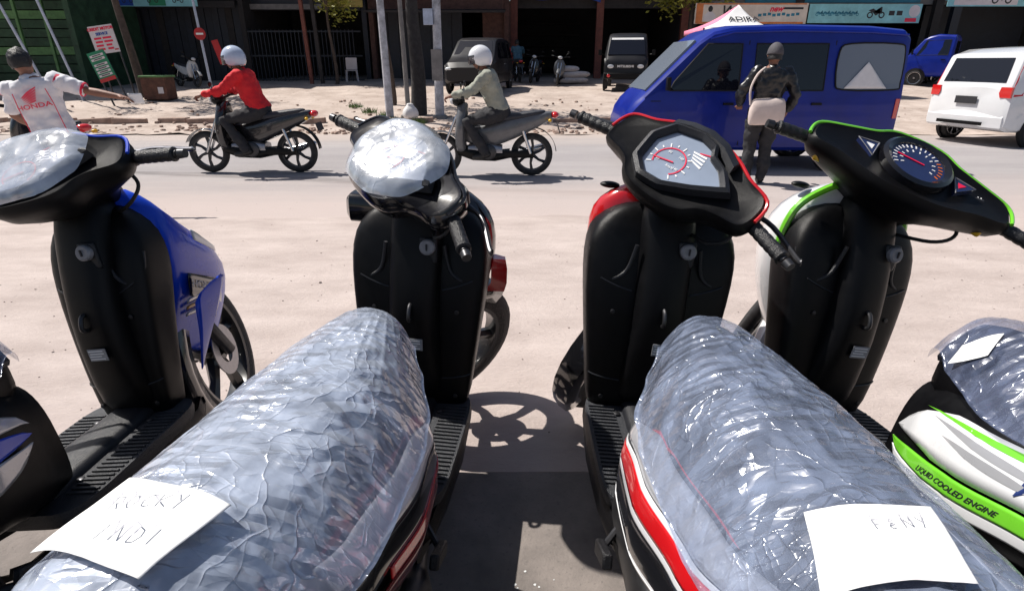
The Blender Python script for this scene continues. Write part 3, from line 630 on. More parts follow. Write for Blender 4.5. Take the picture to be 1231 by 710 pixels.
def grit(b):
    rr = random.Random(12)
    for i in range(800):
        x = rr.uniform(-5, 5); y = 1.62+abs(rr.gauss(0, 2.2)); r = rr.uniform(.002, .005) if rr.random() < .97 else rr.uniform(.006, .012)
        if y > 7: continue
        z = az(y) if y < 5.6 else -.17
        b.ell((x, y, z+r*.4), (r*rr.uniform(.8, 1.8), r, r*.6), Matrix.Rotation(rr.uniform(0, 3), 3, 'Z'), 5, 3)
tag(part('grit', 'grit', None, grit, smooth=False, fix=False), 'loose grit and small pebbles strewn over the forecourt', 'grit', kind='stuff')
tag(part('paint_splatter', 'splash', None, specks, smooth=False), 'white paint flecks splattered over the dark pavement', 'paint', kind='stuff')

# ------------------------------------------------------------------ the four scooters
st = lambda *a: a
S1 = scooter('motor_scooter', 'blue parked scooter with dark wheel and film tinted white with glare over its dash', (-1.14, 1.10, 0), -5, -7, 14,
    dict(col='blue', dash='film', trim='blue', seed=1.3, side_panel=True, nosel=2.4, shield=.72, dscale=1.1, lever='chrome', fender='gloss_black', cable=True, nose=0,
         cowl={1: [('silver', 48, 24, -.02, -.8, .006, 'side_cowl'), ('blue', 24, 6, -.03, -.8, .0065, 'side_stripe'), ('silver', 6, -8, -.04, -.8, .006, 'side_stripe')],
               -1: [('blue', 50, -10, -.06, -.8, .006, 'side_cowl')]}))
S2 = scooter('motor_scooter', 'black parked scooter with red trim and pale glaring film over its dash', (-.35, 1.17, 0), -6, 2, -48,
    dict(col='gloss_black', dash='film', trim='plastic_gloss', seed=4.1, fender='gloss_black', shield=1.0, wing=True, cable=True, hood='plastic_gloss',
         cowl={1: [('red', 74, 52, -.12, -.84, .005, 'side_cowl'), ('white', 48, 24, -.08, -.62, .008, 'side_stripe'), ('gloss_black', 22, 4, -.08, -.82, .006, 'side_cowl'), ('red', 3, -3, -.14, -.5, .008, 'side_stripe'), ('dark_red', -6, -40, -.06, -.82, .006, 'side_cowl')],
               -1: [('red', 74, 52, -.12, -.84, .005, 'side_cowl'), ('white', 48, 24, -.08, -.7, .008, 'side_stripe'), ('gloss_black', 22, -30, -.08, -.82, .006, 'side_cowl')]}))
S3 = scooter('motor_scooter', 'black parked scooter with thin red trim line round its angular speedometer', (.372, 1.13, 0), 0, 5, -50,
    dict(col='red', front=[(.40, .07, .575, .08), (.50, .12, .585, .11), (.60, .165, .60, .14), (.70, .188, .605, .15), (.79, .20, .61, .145), (.865, .198, .60, .12), (.92, .155, .585, .085), (.955, .08, .565, .05)], dash='poly', trim='red', seed=2.2, fender='gloss_black', shield=1.06, tilt=22, dscale=1.14, cable=True,
         cowl={-1: [('red', 74, 55, -.18, -.84, .005, 'side_cowl'), ('silver', 52, 27, -.10, -.84, .008, 'side_cowl'), ('white', 26, 22, -.10, -.82, .009, 'side_stripe'), ('red', 22, 8, -.095, -.82, .0095, 'side_stripe'), ('white', 8, 4, -.10, -.82, .009, 'side_stripe'), ('gloss_black', 3, -22, -.10, -.82, .007, 'side_cowl'), ('white', -23, -26, -.12, -.8, .008, 'side_stripe'), ('dark_red', -27, -36, -.12, -.8, .007, 'side_stripe')],
               1: [('red', 74, 55, -.18, -.84, .005, 'side_cowl'), ('silver', 50, -20, -.10, -.84, .008, 'side_cowl')]}))
S4 = scooter('motor_scooter', 'white and green parked scooter with round speedometer and lime trim', (.955, 1.12, 0), 10, 10, -34,
    dict(col='white', edge='green', dash='round', trim='green', seed=7.7, amber=True, fender='white', cable=True, cmid=5,
         cowl={-1: [('white', 36, 0, .05, -.84, .006, 'side_cowl'), ('green', -1, -12, .05, -.82, .0075, 'side_stripe'), ('white', -12, -22, .04, -.82, .006, 'side_stripe')],
               1: [('white', 66, -16, -.0, -.84, .006, 'side_cowl')]}))
for k in range(7): part('print_dash', 'silver', S3, lambda b: b.sheet(lambda u, v: cow(-.24-.013*k-.009*u, R(-7-2*v), .0105, -1), 2, 1))
cowl_text(S4, 'LIQUID COOLED ENGINE', .014, 'mark_black', -1, -.18, -6.5, .0105, shear=.4, sx=1.25)
cowl_text(S4, 'VA', .075, 'tarp_blue', -1, -.32, 13, .0095, shear=.5, sx=1.2)
def swoosh(y0, y1, a0, a1, m):
    part('side_graphic', m, S4, lambda b: b.sheet(lambda u, v: cow(y0+(y1-y0)*u, R(a0+(a1-a0)*u + 6*sin(pi*u)*(v-.5)), .0088, -1), 16, 2))
swoosh(-.05, -.40, 26, 14, 'silver'); swoosh(-.10, -.36, 16, 8, 'silver'); swoosh(-.02, -.62, 31, 27, 'green')

SC.view_layers[0].update()
C1 = seat_cover(S1, 'smoky clear plastic cover wrapped over the seat of the blue scooter', 'wrap_dark', 1.3)
C2 = seat_cover(S2, 'pale crinkled plastic cover over the seat carrying the note with two written lines', 'wrap_pale', 4.1, .97)
C3 = seat_cover(S3, 'silvery crinkled plastic cover over the seat of the scooter with red trimmed speedometer', 'wrap_mid', 2.2, .98)
C4 = seat_cover(S4, 'dark wrinkled plastic cover over the seat of the white and green scooter', 'wrap_dark', 7.7, 1.04)
note(S2, 'large white paper with two pencilled lines on the pale seat cover', (-.01, -.695), -12, (.15, .115), [('ROCKY', -.045, .003, .021, 18), ('INDI', -.015, -.037, .022, 12)], 4.1, .97)
note(S3, 'white paper with one faint pencilled word lying on the silvery seat cover', (-.06, -.675), -14, (.118, .105), [('FENY', -.005, .012, .016, 8)], 2.2, .98)
note(S4, 'small white tag stuck to the front of the dark seat cover', (-.112, -.045), 25, (.045, .055), None, 7.7, 1.04)
# ------------------------------------------------------------------ people
M['skin'] = mat('brown_skin', (.22, .10, .065), .55, var=.12, scale=14, bump=.1)
M['hair'] = mat('black_hair', (.012, .011, .012), .45, var=.3, scale=60, bump=.6, bscale=140)
M['shirt_white'] = mat('white_shirt_cloth', (.72, .72, .76), .85, var=.06, scale=9, bump=.55, bscale=9)
M['shirt_red'] = mat('red_jacket_cloth', (.62, .012, .02), .8, var=.12, scale=9, bump=.5, bscale=9)
M['shirt_grey'] = mat('olive_grey_cloth', (.30, .31, .26), .85, var=.15, scale=10, bump=.5, bscale=9)
M['shirt_teal'] = mat('teal_shirt_cloth', (.05, .12, .17), .85, var=.15, scale=10, bump=.5, bscale=9)
M['jacket'] = mat('black_leather', (.012, .012, .014), .34, var=.3, scale=12, bump=.7, bscale=12)
M['trousers'] = mat('dark_trousers', (.024, .024, .028), .85, var=.25, scale=10, bump=.5, bscale=14)
M['jeans'] = mat('denim', (.06, .075, .12), .9, var=.2, scale=12, bump=.4, bscale=14)
M['shoe'] = mat('shoe_leather', (.02, .018, .017), .5, var=.2)
M['bag'] = mat('pale_canvas_bag', (.62, .52, .48), .8, var=.10, scale=8, bump=.4, bscale=14)
M['cap'] = mat('grey_cap', (.075, .07, .08), .8, var=.2, scale=14, bump=.3)
M['helmet_white'] = mat('white_helmet', (.74, .75, .78), .2, coat=1, var=.04)
M['helmet_blue'] = mat('pale_blue_helmet', (.45, .52, .66), .2, coat=1, var=.06)
M['visor'] = glass_mat('smoked_visor', (.02, .02, .03), .3)
FOLD = bpy.data.textures.new('cloth_folds', 'CLOUDS'); FOLD.noise_scale = .11; FOLD.noise_depth = 2
def remesh(o, vs, it=4, fold=0.):
    md = o.modifiers.new('remesh', 'REMESH'); md.mode = 'VOXEL'; md.voxel_size = vs; md.use_smooth_shade = True
    sm = o.modifiers.new('smooth', 'SMOOTH'); sm.factor = .5; sm.iterations = it
    if fold: dm = o.modifiers.new('folds', 'DISPLACE'); dm.texture = FOLD; dm.strength = fold; dm.mid_level = .32; dm.texture_coords = 'LOCAL'
    return o
def hand(b, wp, d, n, curl=.5, k=1.):
    """palm and five fingers from wrist wp, pointing d, palm facing n"""
    d = d.normalized(); n = (n - d*n.dot(d)).normalized(); s = d.cross(n)
    rot = Matrix((s, d, n)).transposed()
    b.ell(wp+d*.045*k, (.040*k, .055*k, .017*k), rot, 12, 8)
    for i, (o, ln) in enumerate(((-.030, .062), (-.010, .073), (.010, .068), (.029, .052))):
        p0 = wp+d*.085*k+s*o*k; a = curl; ln *= k
        p1 = p0+(d*cos(a)+n*sin(a))*ln*.45; p2 = p1+(d*cos(a*2)+n*sin(a*2))*ln*.35; p3 = p2+(d*cos(a*2.7)+n*sin(a*2.7))*ln*.28
        b.blob([p0-d*.02, p0, p1, p2, p3], [.0095*k, .0095*k, .009*k, .0085*k, .0075*k], 8)
    t0 = wp+d*.025*k-s*.030*k
    b.blob([t0, t0+(d*.7-s*.6+n*.2)*.034*k, t0+(d*.95-s*.35+n*.4)*.062*k], [.013*k, .011*k, .009*k], 8)
def person(label, loc, rz, J, c, group=None, lean=(0, 0)):
    root = thing('person', label, 'person', loc, (R(lean[0]), R(lean[1]), R(rz)), group); J = {k: V(p) for k, p in J.items()}
    up = (J['neck']-J['hip']).normalized(); rt = (J['shR']-J['shL']).normalized(); fw = up.cross(rt).normalized()
    hf = V(c.get('look', fw)).normalized(); hr = hf.cross(V((0, 0, 1))).normalized(); hu = hr.cross(hf); HR = Matrix((hr, hf, hu)).transposed(); H = J['head']
    b = MB()
    b.ell(H, (.074, .092, .112), HR); b.ell(H+HR @ V((0, .03, -.055)), (.052, .062, .06), HR)
    b.ell(H+HR @ V((0, .098, -.022)), (.014, .02, .024), HR, 8, 6); b.ell(H+HR @ V((0, .078, .022)), (.05, .016, .012), HR, 8, 6)
    b.ell(H+HR @ V((0, .088, -.062)), (.024, .010, .008), HR, 8, 6)
    for sd in (-1, 1): b.ell(H+HR @ V((sd*.076, -.005, -.012)), (.012, .022, .032), HR, 8, 6)
    b.blob([J['neck']-up*.06, J['neck'], H-hu*.07], [.06, .052, .05])
    trunk = lambda g: [[J['hip'].lerp(J['neck'], t)+rt*x*g+fw*(y*g+o) for x, y in se(24, wx, wy, 2.4)] for t, wx, wy, o in ((-.12, .12, .09, 0), (0, .165, .11, -.01), (.2, .152, .105, 0), (.42, .150, .108, 0), (.66, .172, .118, 0), (.84, .178, .105, -.005), (.95, .12, .08, -.01), (1.03, .06, .06, 0))]
    b.loft(trunk(.93))
    for q in 'LR':
        sh, el, wr = J['sh'+q], J['el'+q], J['wr'+q]
        b.blob([sh, sh.lerp(el, .35), el, el.lerp(wr, .3), wr], [.052, .047, .037, .039, .026])
        d = (wr-el).normalized(); b.blob([wr, wr+d*.03], [.026, .026], 10); hand(b, wr+d*.01, d, V(c.get('palm'+q, (0, 0, -1))), c.get('curl', .5))
        kn, an = J['kn'+q], J['an'+q]
        hp = J['hip']+rt*(.09 if q == 'R' else -.09)-up*.03
        b.blob([hp, hp.lerp(kn, .4), kn, kn.lerp(an, .3), an], [.085, .08, .055, .055, .036])
    remesh(b.build('body', c.get('skin', 'skin'), root), .0085, 3)
    for sd in (-1, 1):
        part('eye', 'mark_black', root, lambda m: m.ell(H+HR @ V((sd*.032, .084, .008)), (.011, .007, .007), HR, 8, 6))
    # shirt or jacket
    b = MB(); b.loft(trunk(1.10)[:7])
    sl = c.get('sleeve', .9)
    for q in 'LR':
        sh, el, wr = J['sh'+q], J['el'+q], J['wr'+q]
        if sl <= 1: e = sh.lerp(el, sl); b.tube([sh-(el-sh)*.15+up*.0, sh, sh.lerp(e, .5), e, e+(el-sh).normalized()*.004], [.05, .068, .064, .062, .058], 16)
        else: e = el.lerp(wr, sl-1); b.blob([sh, sh.lerp(el, .5), el, el.lerp(e, .5), e], [.066, .06, .052, .05, .040])
    if c.get('hem'): b.loft([[J['hip']-up*h+rt*x+fw*y for x, y in se(24, wx, wy, 2.4)] for h, wx, wy in ((-.12, .165, .118), (0, .185, .128), (c['hem'], .192, .135))])
    b.tube([J['neck']-up*.05, J['neck']+up*.015], [.085, .068], 16)
    shirt = remesh(b.build('shirt' if not c.get('jacket') else 'jacket', c['top'], root), .012, 3, .06)
    b = MB(); b.loft([[J['hip']+up*h+rt*x+fw*y for x, y in se(24, wx, wy, 2.4)] for h, wx, wy in ((.10, .160, .115), (.0, .178, .125), (-.10, .16, .115))])
    for q in 'LR':
        kn, an = J['kn'+q], J['an'+q]; hp = J['hip']+rt*(.092 if q == 'R' else -.092)-up*.03
        b.blob([hp, hp.lerp(kn, .4), kn, kn.lerp(an, .5), kn.lerp(an, .93)], [.098, .092, .070, .064, .060])
    remesh(b.build('trousers', c.get('pants', 'trousers'), root), .013, 3, .06)
    for q in 'LR':
        an, to = J['an'+q], J['to'+q]
        part('shoe', 'shoe', root, lambda m: m.blob([an-(to-an).normalized()*.03-V((0, 0, .03)), an.lerp(to, .5)-V((0, 0, .02)), to], [.042, .044, .034], 12))
    hd = c.get('head', 'hair')
    if hd == 'hair':
        def hr_(m):
            def f(u, v):
                a = 2*pi*u; t = v*R(118 if True else 90); e = 1.0 if True else 0
                front = max(0, cos(a-pi/2)); t *= 1-.42*front
                q = V((.082*sin(t)*cos(a), .100*sin(t)*sin(a)-.004, .122*cos(t)+.004)); return H+HR @ (q*(1.02+.10*noise.noise(q*38)))
            m.sheet(f, 36, 16)
        part('hair', 'hair', root, hr_, solid=.008)
    elif hd == 'cap':
        def cp(m):
            m.sheet(lambda u, v: H+HR @ V((.088*sin(v*R(98))*cos(2*pi*u), .106*sin(v*R(98))*sin(2*pi*u), .125*cos(v*R(98))+.012)), 32, 12)
        cpo = part('cap', 'cap', root, cp, solid=.006)
        part('cap_brim', 'cap', cpo, lambda m: m.sheet(lambda u, v: H+HR @ V((.085*cos(pi*u)*(1-.1*v), .055+.075*v*sin(pi*u)+.05*sin(pi*u), .015-.012*v)), 16, 4), solid=.006)
        part('hair', 'hair', root, lambda m: m.sheet(lambda u, v: H+HR @ V((.080*cos(pi+pi*u), .098*sin(pi+pi*u), .01-.075*v)), 24, 5), solid=.008)
    else:
        def hm(m):
            def f(u, v):
                a = 2*pi*u; front = max(0, cos(a-pi/2)); t = v*R(128)*(1-.36*front**1.5)
                return H+HR @ V((.128*sin(t)*cos(a), .150*sin(t)*sin(a)-.008, .150*cos(t)+.015))
            m.sheet(f, 40, 18)
        he = part('helmet', hd, root, hm, solid=.016)
        part('visor', 'visor', he, lambda m: m.sheet(lambda u, v: H+HR @ V((.132*cos(R(25)+R(130)*u), .158*sin(R(25)+R(130)*u)-.006, .055-.11*v)), 20, 6), solid=.003)
        part('chin_strap', 'mark_black', he, lambda m: m.tube([H+HR @ V(p) for p in ((-.085, 0, -.03), (-.06, .03, -.11), (0, .045, -.125), (.06, .03, -.11), (.085, 0, -.03))], .007, 6))
    return root, J, shirt, (rt, fw, up)
STAND = dict(hip=(0, 0, .90), neck=(0, 0, 1.40), head=(0, .015, 1.535), shL=(-.185, 0, 1.345), shR=(.185, 0, 1.345), knL=(-.10, .02, .48), knR=(.10, .02, .48), anL=(-.10, -.01, .085), anR=(.10, -.01, .085), toL=(-.12, .14, .035), toR=(.12, .14, .035),
             elL=(-.25, -.03, 1.08), elR=(.25, -.03, 1.08), wrL=(-.25, .06, .85), wrR=(.25, .06, .85))
RIDE = dict(hip=(0, -.16, .86), neck=(0, .03, 1.35), head=(0, .085, 1.485), shL=(-.185, .0, 1.295), shR=(.185, .0, 1.295), knL=(-.19, .26, .72), knR=(.19, .26, .72), anL=(-.19, .02, .33), anR=(.19, .02, .33), toL=(-.20, .17, .275), toR=(.20, .17, .275),
            elL=(-.29, .20, 1.10), elR=(.29, .20, 1.10), wrL=(-.31, .42, 1.055), wrR=(.31, .42, 1.055))
RZ = -.172
# attendant in the white shirt, arm held out with a slip of paper
j = dict(STAND); j.update(elR=(.45, -.06, 1.19), wrR=(.69, -.16, 1.10), elL=(-.28, .06, 1.10), wrL=(-.20, .22, .95))
r_, J, sh_, (rt, fw, up) = person('person in white shirt with red wing emblem holding out a slip of paper', (-4.36, 5.9, RZ-.06), 20, j, dict(top='shirt_white', sleeve=.85, hem=.16, look=(.35, 1, -.1), palmR=(0, -.3, -1), curl=.25, pants='jeans'), lean=(0, -10))
def back(p):      # lay a flat drawing on the curved back
    x, z = p.x, p.y; t = (z-.90)/.5; wx = .19; wy = .131 if t > .3 else .125
    y = -wy*(max(0., 1-(abs(x)/wx)**2.4))**(1/2.4) - .040 + p.z
    return V((x, y, z))
text('HONDA', .058, 'mark_red', r_, Matrix.Translation((-.01, 1.145, 0)), sx=1.35, bold=.001, remap=back, name='shirt_lettering')
fe = MB()
for k in range(6):
    w0 = .085-.010*k; z0 = 1.275-.017*k
    P = [(-.085+.004*k, z0-.048+.004*k), (-.01, z0), (.075-.008*k, z0+.034-.005*k), (.070-.008*k, z0+.021-.005*k), (-.005, z0-.013), (-.06, z0-.045+.004*k)]
    q = []
    for i in range(len(P)):
        for s in (0, .5): a, c_ = P[i], P[(i+1) % len(P)]; q.append(back(V((a[0]+(c_[0]-a[0])*s, a[1]+(c_[1]-a[1])*s, -.002))))
    fe.add(q, [tuple(range(len(q)))])
fe.build('wing_emblem', 'mark_red', r_, smooth=False)
for q, a in (('R', 1), ('L', -1)):
    s_, e_ = J['sh'+q], J['el'+q]
    part('sleeve_band', 'mark_red', r_, lambda b: b.tube([s_.lerp(e_, .12), s_.lerp(e_, .26)], [.074, .072], 16))
part('sleeve_cuff', 'mark_red', r_, lambda b: b.tube([J['shR'].lerp(J['elR'], .84), J['shR'].lerp(J['elR'], .88)], [.070, .068], 16))
for sd in (-1, 1): part('piping', 'mark_red', r_, lambda b: b.tube([back(V((sd*x, z, 0))) for x, z in ((.135, 1.28), (.145, 1.15), (.145, .95), (.15, .78))], .004, 6))
wp = r_.matrix_basis if False else Matrix.LocRotScale(V((-4.36, 5.9, RZ-.06)), (Matrix.Rotation(R(20), 3, 'Z') @ Matrix.Rotation(R(-10), 3, 'Y')).to_quaternion(), V((1, 1, 1)))
pp = MB(); pp.sheet(lambda u, v: wp @ V((.79+.12*u, -.215-.02*u, 1.11-.10*v-.02*u)), 8, 6)
tag(pp.build('paper_slip', 'paper', None, solid=.001), 'small white slip of paper held in the outstretched hand', 'paper')
# man in the black jacket with a pale bag on his back
j = dict(STAND); j.update(elL=(-.33, -.02, 1.09), wrL=(-.27, .15, .95), elR=(.33, -.02, 1.09), wrR=(.30, .10, .90))
r_, J, sh_, _ = person('person in black jacket and cap seen from behind with a pale bag', (3.10, 7.45, RZ), -4, j, dict(top='jacket', jacket=True, sleeve=1.85, hem=.06, head='cap', look=(.08, 1, -.12), palmL=(.3, 1, 0), palmR=(-.3, 1, 0)), lean=(0, 2))
tag(part('shoulder_bag', 'bag', None, lambda b: b.loft([[V((3.09+x, 7.29+y*(1 if y < 0 else .5), (.74+z+.03*x))) for x, y in se(28, wx, d, 3.2)] for z, wx, d in ((-.17, .18, .03), (-.165, .205, .065), (-.08, .22, .095), (.04, .215, .09), (.12, .195, .055), (.14, .17, .02))]), sub=1), 'pale canvas bag slung across the back of the black jacket', 'bag')
part('strap', 'bag', bpy.data.objects['shoulder_bag'], lambda b: b.tube(catmull([(2.88, 7.29, .80), (2.86, 7.30, .98), (2.93, 7.335, 1.14), (3.04, 7.40, 1.22)], 4, False), .013, 8))

# ------------------------------------------------------------------ motorbikes on the road and across it (local +Y forward)
M['bike_black'] = mat('black_bike_paint', (.014, .014, .017), .2, coat=.8, var=.2)
M['bike_grey'] = mat('grey_bike_paint', (.10, .105, .115), .3, coat=.6, var=.2)
M['bike_white'] = mat('white_bike_paint', (.60, .60, .60), .3, coat=.6, var=.1)
def motorbike(label, loc, rz, col, tail=True, cat='motorbike', lean=0, group='motorbikes on and across the road'):
    root = thing('motorbike', label, cat, loc, (0, R(lean), R(rz)), group)
    AX = Matrix.Rotation(pi/2, 4, 'Y')
    wheel(root, 'front_wheel', Matrix.Translation((0, .64, .285)) @ AX, .285, .075, 6, 'steel')
    wheel(root, 'rear_wheel', Matrix.Translation((0, -.60, .285)) @ AX, .285, .085, 6, 'steel')
    part('leg_shield', col, root, lambda b: b.loft([[V((x, y+dy, z)) for x, dy in se(20, w_, .075, 3)] for z, w_, y in ((.30, .10, .34), (.42, .19, .36), (.6, .235, .36), (.78, .21, .335), (.90, .13, .32), (.97, .06, .33))]), sub=1)
    part('body', col, root, lambda b: b.loft([[V((x, y, zc+z)) for x, z in se(20, w_, h, 3)] for y, zc, w_, h in ((.34, .56, .07, .12), (.1, .52, .085, .13), (-.1, .56, .125, .17), (-.35, .63, .155, .15), (-.65, .73, .13, .10), (-.90, .81, .07, .055))]), sub=1)
    part('seat', 'seat', root, lambda b: b.loft([[V((x, y, zc+z)) for x, z in se(20, w_, h, 3)] for y, zc, w_, h in ((.08, .70, .05, .03), (.0, .745, .09, .045), (-.25, .765, .125, .05), (-.5, .80, .125, .05), (-.72, .835, .09, .035), (-.78, .84, .05, .02))]), sub=1)
    part('engine', 'alloy', root, lambda b: b.loft([[V((x, y, zc+z)) for x, z in se(16, .12, h, 4)] for y, zc, h in ((.26, .36, .06), (.15, .35, .10), (-.08, .33, .11), (-.2, .33, .08))]))
    part('crank_cover', 'steel', root, lambda b: [b.lathe([(.10, 0), (.10, .03), (.07, .045)], Matrix.Translation((sd*.115, -.02, .33)) @ Matrix.Rotation(sd*pi/2, 4, 'Y'), 20) for sd in (-1, 1)])
    part('lower_cowl', 'plastic', root, lambda b: b.loft([[V((x, y, zc+z)) for x, z in se(16, w_, h, 3)] for y, zc, w_, h in ((.40, .36, .10, .08), (.2, .30, .14, .09), (-.1, .27, .14, .07), (-.3, .30, .11, .06))]))
    part('exhaust', 'chrome', root, lambda b: b.blob([(.11, .18, .26), (.14, -.1, .21), (.17, -.35, .27), (.18, -.78, .37)], [.018, .02, .036, .046], 12))
    for sd in (-1, 1):
        part('fork_leg', 'chrome', root, lambda b: b.tube([(sd*.06, .40, .80), (sd*.06, .64, .285)], .018, 10))
        part('shock_absorber', 'chrome', root, lambda b: b.tube([(sd*.11, -.46, .66), (sd*.11, -.58, .31)], .022, 10))
        part('grip', 'rubber', root, lambda b: b.tube([(sd*.23, .33, 1.03), (sd*.36, .29, 1.035)], .018, 10))
        mr_ = part('mirror', 'plastic', root, lambda b: [b.tube([(sd*.2, .34, 1.03), (sd*.24, .32, 1.14), (sd*.28, .32, 1.17)], .007, 8), b.ell((sd*.30, .315, 1.185), (.055, .015, .035), None, 12, 8)])
        part('footrest', 'rubber', root, lambda b: b.tube([(sd*.1, .08, .27), (sd*.24, .08, .27)], .016, 8))
        part('indicator', 'yellow', root, lambda b: b.ell((sd*.13, -.83, .74), (.035, .025, .022), None, 10, 8))
    part('handlebar', 'plastic', root, lambda b: [b.tube([(-.24, .33, 1.03), (-.1, .37, .99), (.1, .37, .99), (.24, .33, 1.03)], .02, 10), b.ell((0, .38, .98), (.13, .09, .075), None, 16, 10)])
    part('headlamp', 'clear_lens', root, lambda b: b.ell((0, .455, .985), (.085, .04, .055), None, 16, 10))
    part('front_fender', col, root, lambda b: b.sheet(lambda u, v: V((.055*(2*v-1), .64+.315*cos(R(25+125*u))*(1-.03*abs(2*v-1)), .285+.315*sin(R(25+125*u))*(1-.03*abs(2*v-1)))), 16, 6), solid=.005)
    part('rear_fender', 'plastic', root, lambda b: b.sheet(lambda u, v: V((.06*(2*v-1), -.60+.33*cos(R(70+105*u)), .30+.34*sin(R(70+105*u)))), 16, 4), solid=.006)
    part('tail_lamp', 'red_lens', root, lambda b: b.ell((0, -.90, .80), (.085, .055, .045), None, 14, 8))
    part('number_plate', 'mark_black', root, lambda b: b.box((0, -.955, .63), (.25, .008, .11), Matrix.Rotation(R(-18), 3, 'X')))
    part('chain_case', 'plastic', root, lambda b: b.loft([[V((-.10+x, y, .30+z)) for x, z in se(12, .018, .05, 4)] for y in (-.05, -.62)]))
    return root
motorbike('dark motorbike on the road under the rider in a red jacket', (-3.62, 8.25, RZ), 90, 'bike_black')
person('person in red jacket and pale blue helmet riding a dark motorbike', (-3.62, 8.25, RZ), 90, RIDE, dict(top='shirt_red', jacket=True, sleeve=1.9, head='helmet_blue', look=(0, 1, -.1), palmL=(0, 0, -1), palmR=(0, 0, -1), curl=.9), group='motorbike riders on the road')
motorbike('dark motorbike with red tail lamp under the rider in olive grey', (-.33, 8.0, RZ), 90, 'bike_grey')
person('person in olive grey shirt and white helmet riding a motorbike', (-.33, 8.0, RZ), 90, RIDE, dict(top='shirt_grey', jacket=True, sleeve=1.9, head='helmet_white', look=(0, 1, -.1), palmL=(0, 0, -1), palmR=(0, 0, -1), curl=.9), group='motorbike riders on the road')
def onv(px, Y): p = at(px, 100, Y); return (p.x, Y, terrain(Y)+.01)
motorbike('white and black motorbike parked before the dark shutters beside the rusty crate', onv(226, 23), -125, 'bike_white', lean=-8)
motorbike('dark motorbike at the brown shop carrying a rider in teal shirt', onv(622, 25.3), 8, 'bike_black')
person('person in teal and white shirt sitting on a motorbike outside the brown shop', onv(622, 25.3), 8, RIDE, dict(top='shirt_teal', sleeve=.8, look=(.2, 1, 0)))
motorbike('dark motorbike parked beside the person in the teal shirt', onv(642, 25.0), 165, 'bike_black', lean=-6)
motorbike('dark motorbike standing beside the white sacks', onv(671, 24.0), 172, 'bike_grey', lean=-5)
motorbike('black motorbike standing behind the attendant in the white shirt', (-5.35, 6.9, RZ), 60, 'bike_black', lean=-5)
for k, px in enumerate((1158, 1180, 1203, 1226)):
    motorbike('dark motorbike in the row standing inside the showroom behind the white car', onv(px, 29.0), 170, 'bike_black', group='motorbikes inside the showroom')

# ------------------------------------------------------------------ cars (local +Y forward)
M['van_blue'] = mat('van_blue_paint', (.002, .015, .23), .35, coat=.25, spec=.3, var=.15, scale=2.5)
M['car_white'] = mat('car_white_paint', (.72, .73, .75), .22, coat=1, var=.04, scale=2)
M['car_dark'] = mat('car_dark_paint', (.012, .012, .015), .4, coat=.2, spec=.25, var=.2, scale=2)
M['glass'] = glass_mat('dark_window', (.006, .007, .012), 0)
M['glass_sky_reflection'] = glass_mat('reflection_pale_window', (.16, .19, .24), 0)  # pale base colour stands in for bright reflections on the glass
M['seam'] = mat('panel_gap', (.004, .004, .006), .8, var=.1)
M['interior'] = mat('dark_interior', (.02, .02, .024), .9, var=.3)
M['reflection_triangle'] = mat('white_reflection', (.72, .72, .74), .8, var=.05, bump=.3, bscale=20)  # colour of the reflection shape laid on the minibus window
def vehicle(name, label, cat, loc, rz, ST, col, W=[], wheels=(), wr=.28, group=None):
    root = thing(name, label, cat, loc, (0, 0, R(rz)), group)
    def xs(y, z):
        for p, q in zip(ST[:-1], ST[1:]):
            if p[0] <= y <= q[0]:
                k = (y-p[0])/(q[0]-p[0]); hw, zf, zb, zr, ins = [a+(b-a)*k for a, b in zip(p[1:], q[1:])]; break
        else: hw, zf, zb, zr, ins = (ST[0] if y < ST[0][0] else ST[-1])[1:]
        return hw if z <= zb else hw-ins*min(1, (z-zb)/max(.05, zr-.07-zb))
    rings = []
    for y, hw, zf, zb, zr, ins in ST:
        h = [(hw*.9, zf), (hw*.985, zf+.05), (hw, zf+.14), (hw, zb), (hw-ins*.5, (zb+zr-.07)/2), (hw-ins, zr-.07), (hw-ins-.03, zr-.03), (hw-ins-.10, zr-.006), ((hw-ins)*.45, zr+.008)]
        rings.append([V((x, y, z)) for x, z in h] + [V((-x, y, z)) for x, z in h[::-1]])
    body = part('body', col, root, lambda b: b.loft(rings), ang=24)
    for nm, m, out, off in W:
        for sd in (-1, 1):
            o2 = catmull([(y, z, 0) for y, z in out], 3) if nm == 'rear_side_window' else [V((y, z, 0)) for y, z in out]
            def g(b):
                n = len(o2); a = [V((sd*(xs(p.x, p.y)+off), p.x, p.y)) for p in o2]; c_ = [V((sd*(xs(p.x, p.y)-.02), p.x, p.y)) for p in o2]
                b.add(a+c_, [tuple(range(n))]+[(i, (i+1) % n, n+(i+1) % n, n+i) for i in range(n)])
            wdw = part(nm, m, root, g, smooth=False)
            if 'window' in nm: part('window_seal', 'seam', wdw, lambda b: b.tube([V((sd*(xs(p.x, p.y)+off-.002), p.x, p.y)) for p in o2+o2[:1]], .011, 6))
    for y in wheels:
        for sd in (-1, 1):
            hw = xs(y, .4); MT = Matrix.Translation((sd*(hw-.085), y, wr)) @ Matrix.Rotation(pi/2, 4, 'Y')
            part('wheel_arch', 'seam', root, lambda b: b.lathe([(wr+.06, -.06), (wr+.06, .006)], Matrix.Translation((sd*hw, y, wr+.02)) @ Matrix.Rotation(sd*pi/2, 4, 'Y'), 28))
            wheel(root, 'wheel', Matrix.Translation((sd*(hw-.06), y, wr)) @ Matrix.Rotation(pi/2, 4, 'Y'), wr, .16, 8, 'chrome')
    return root, xs
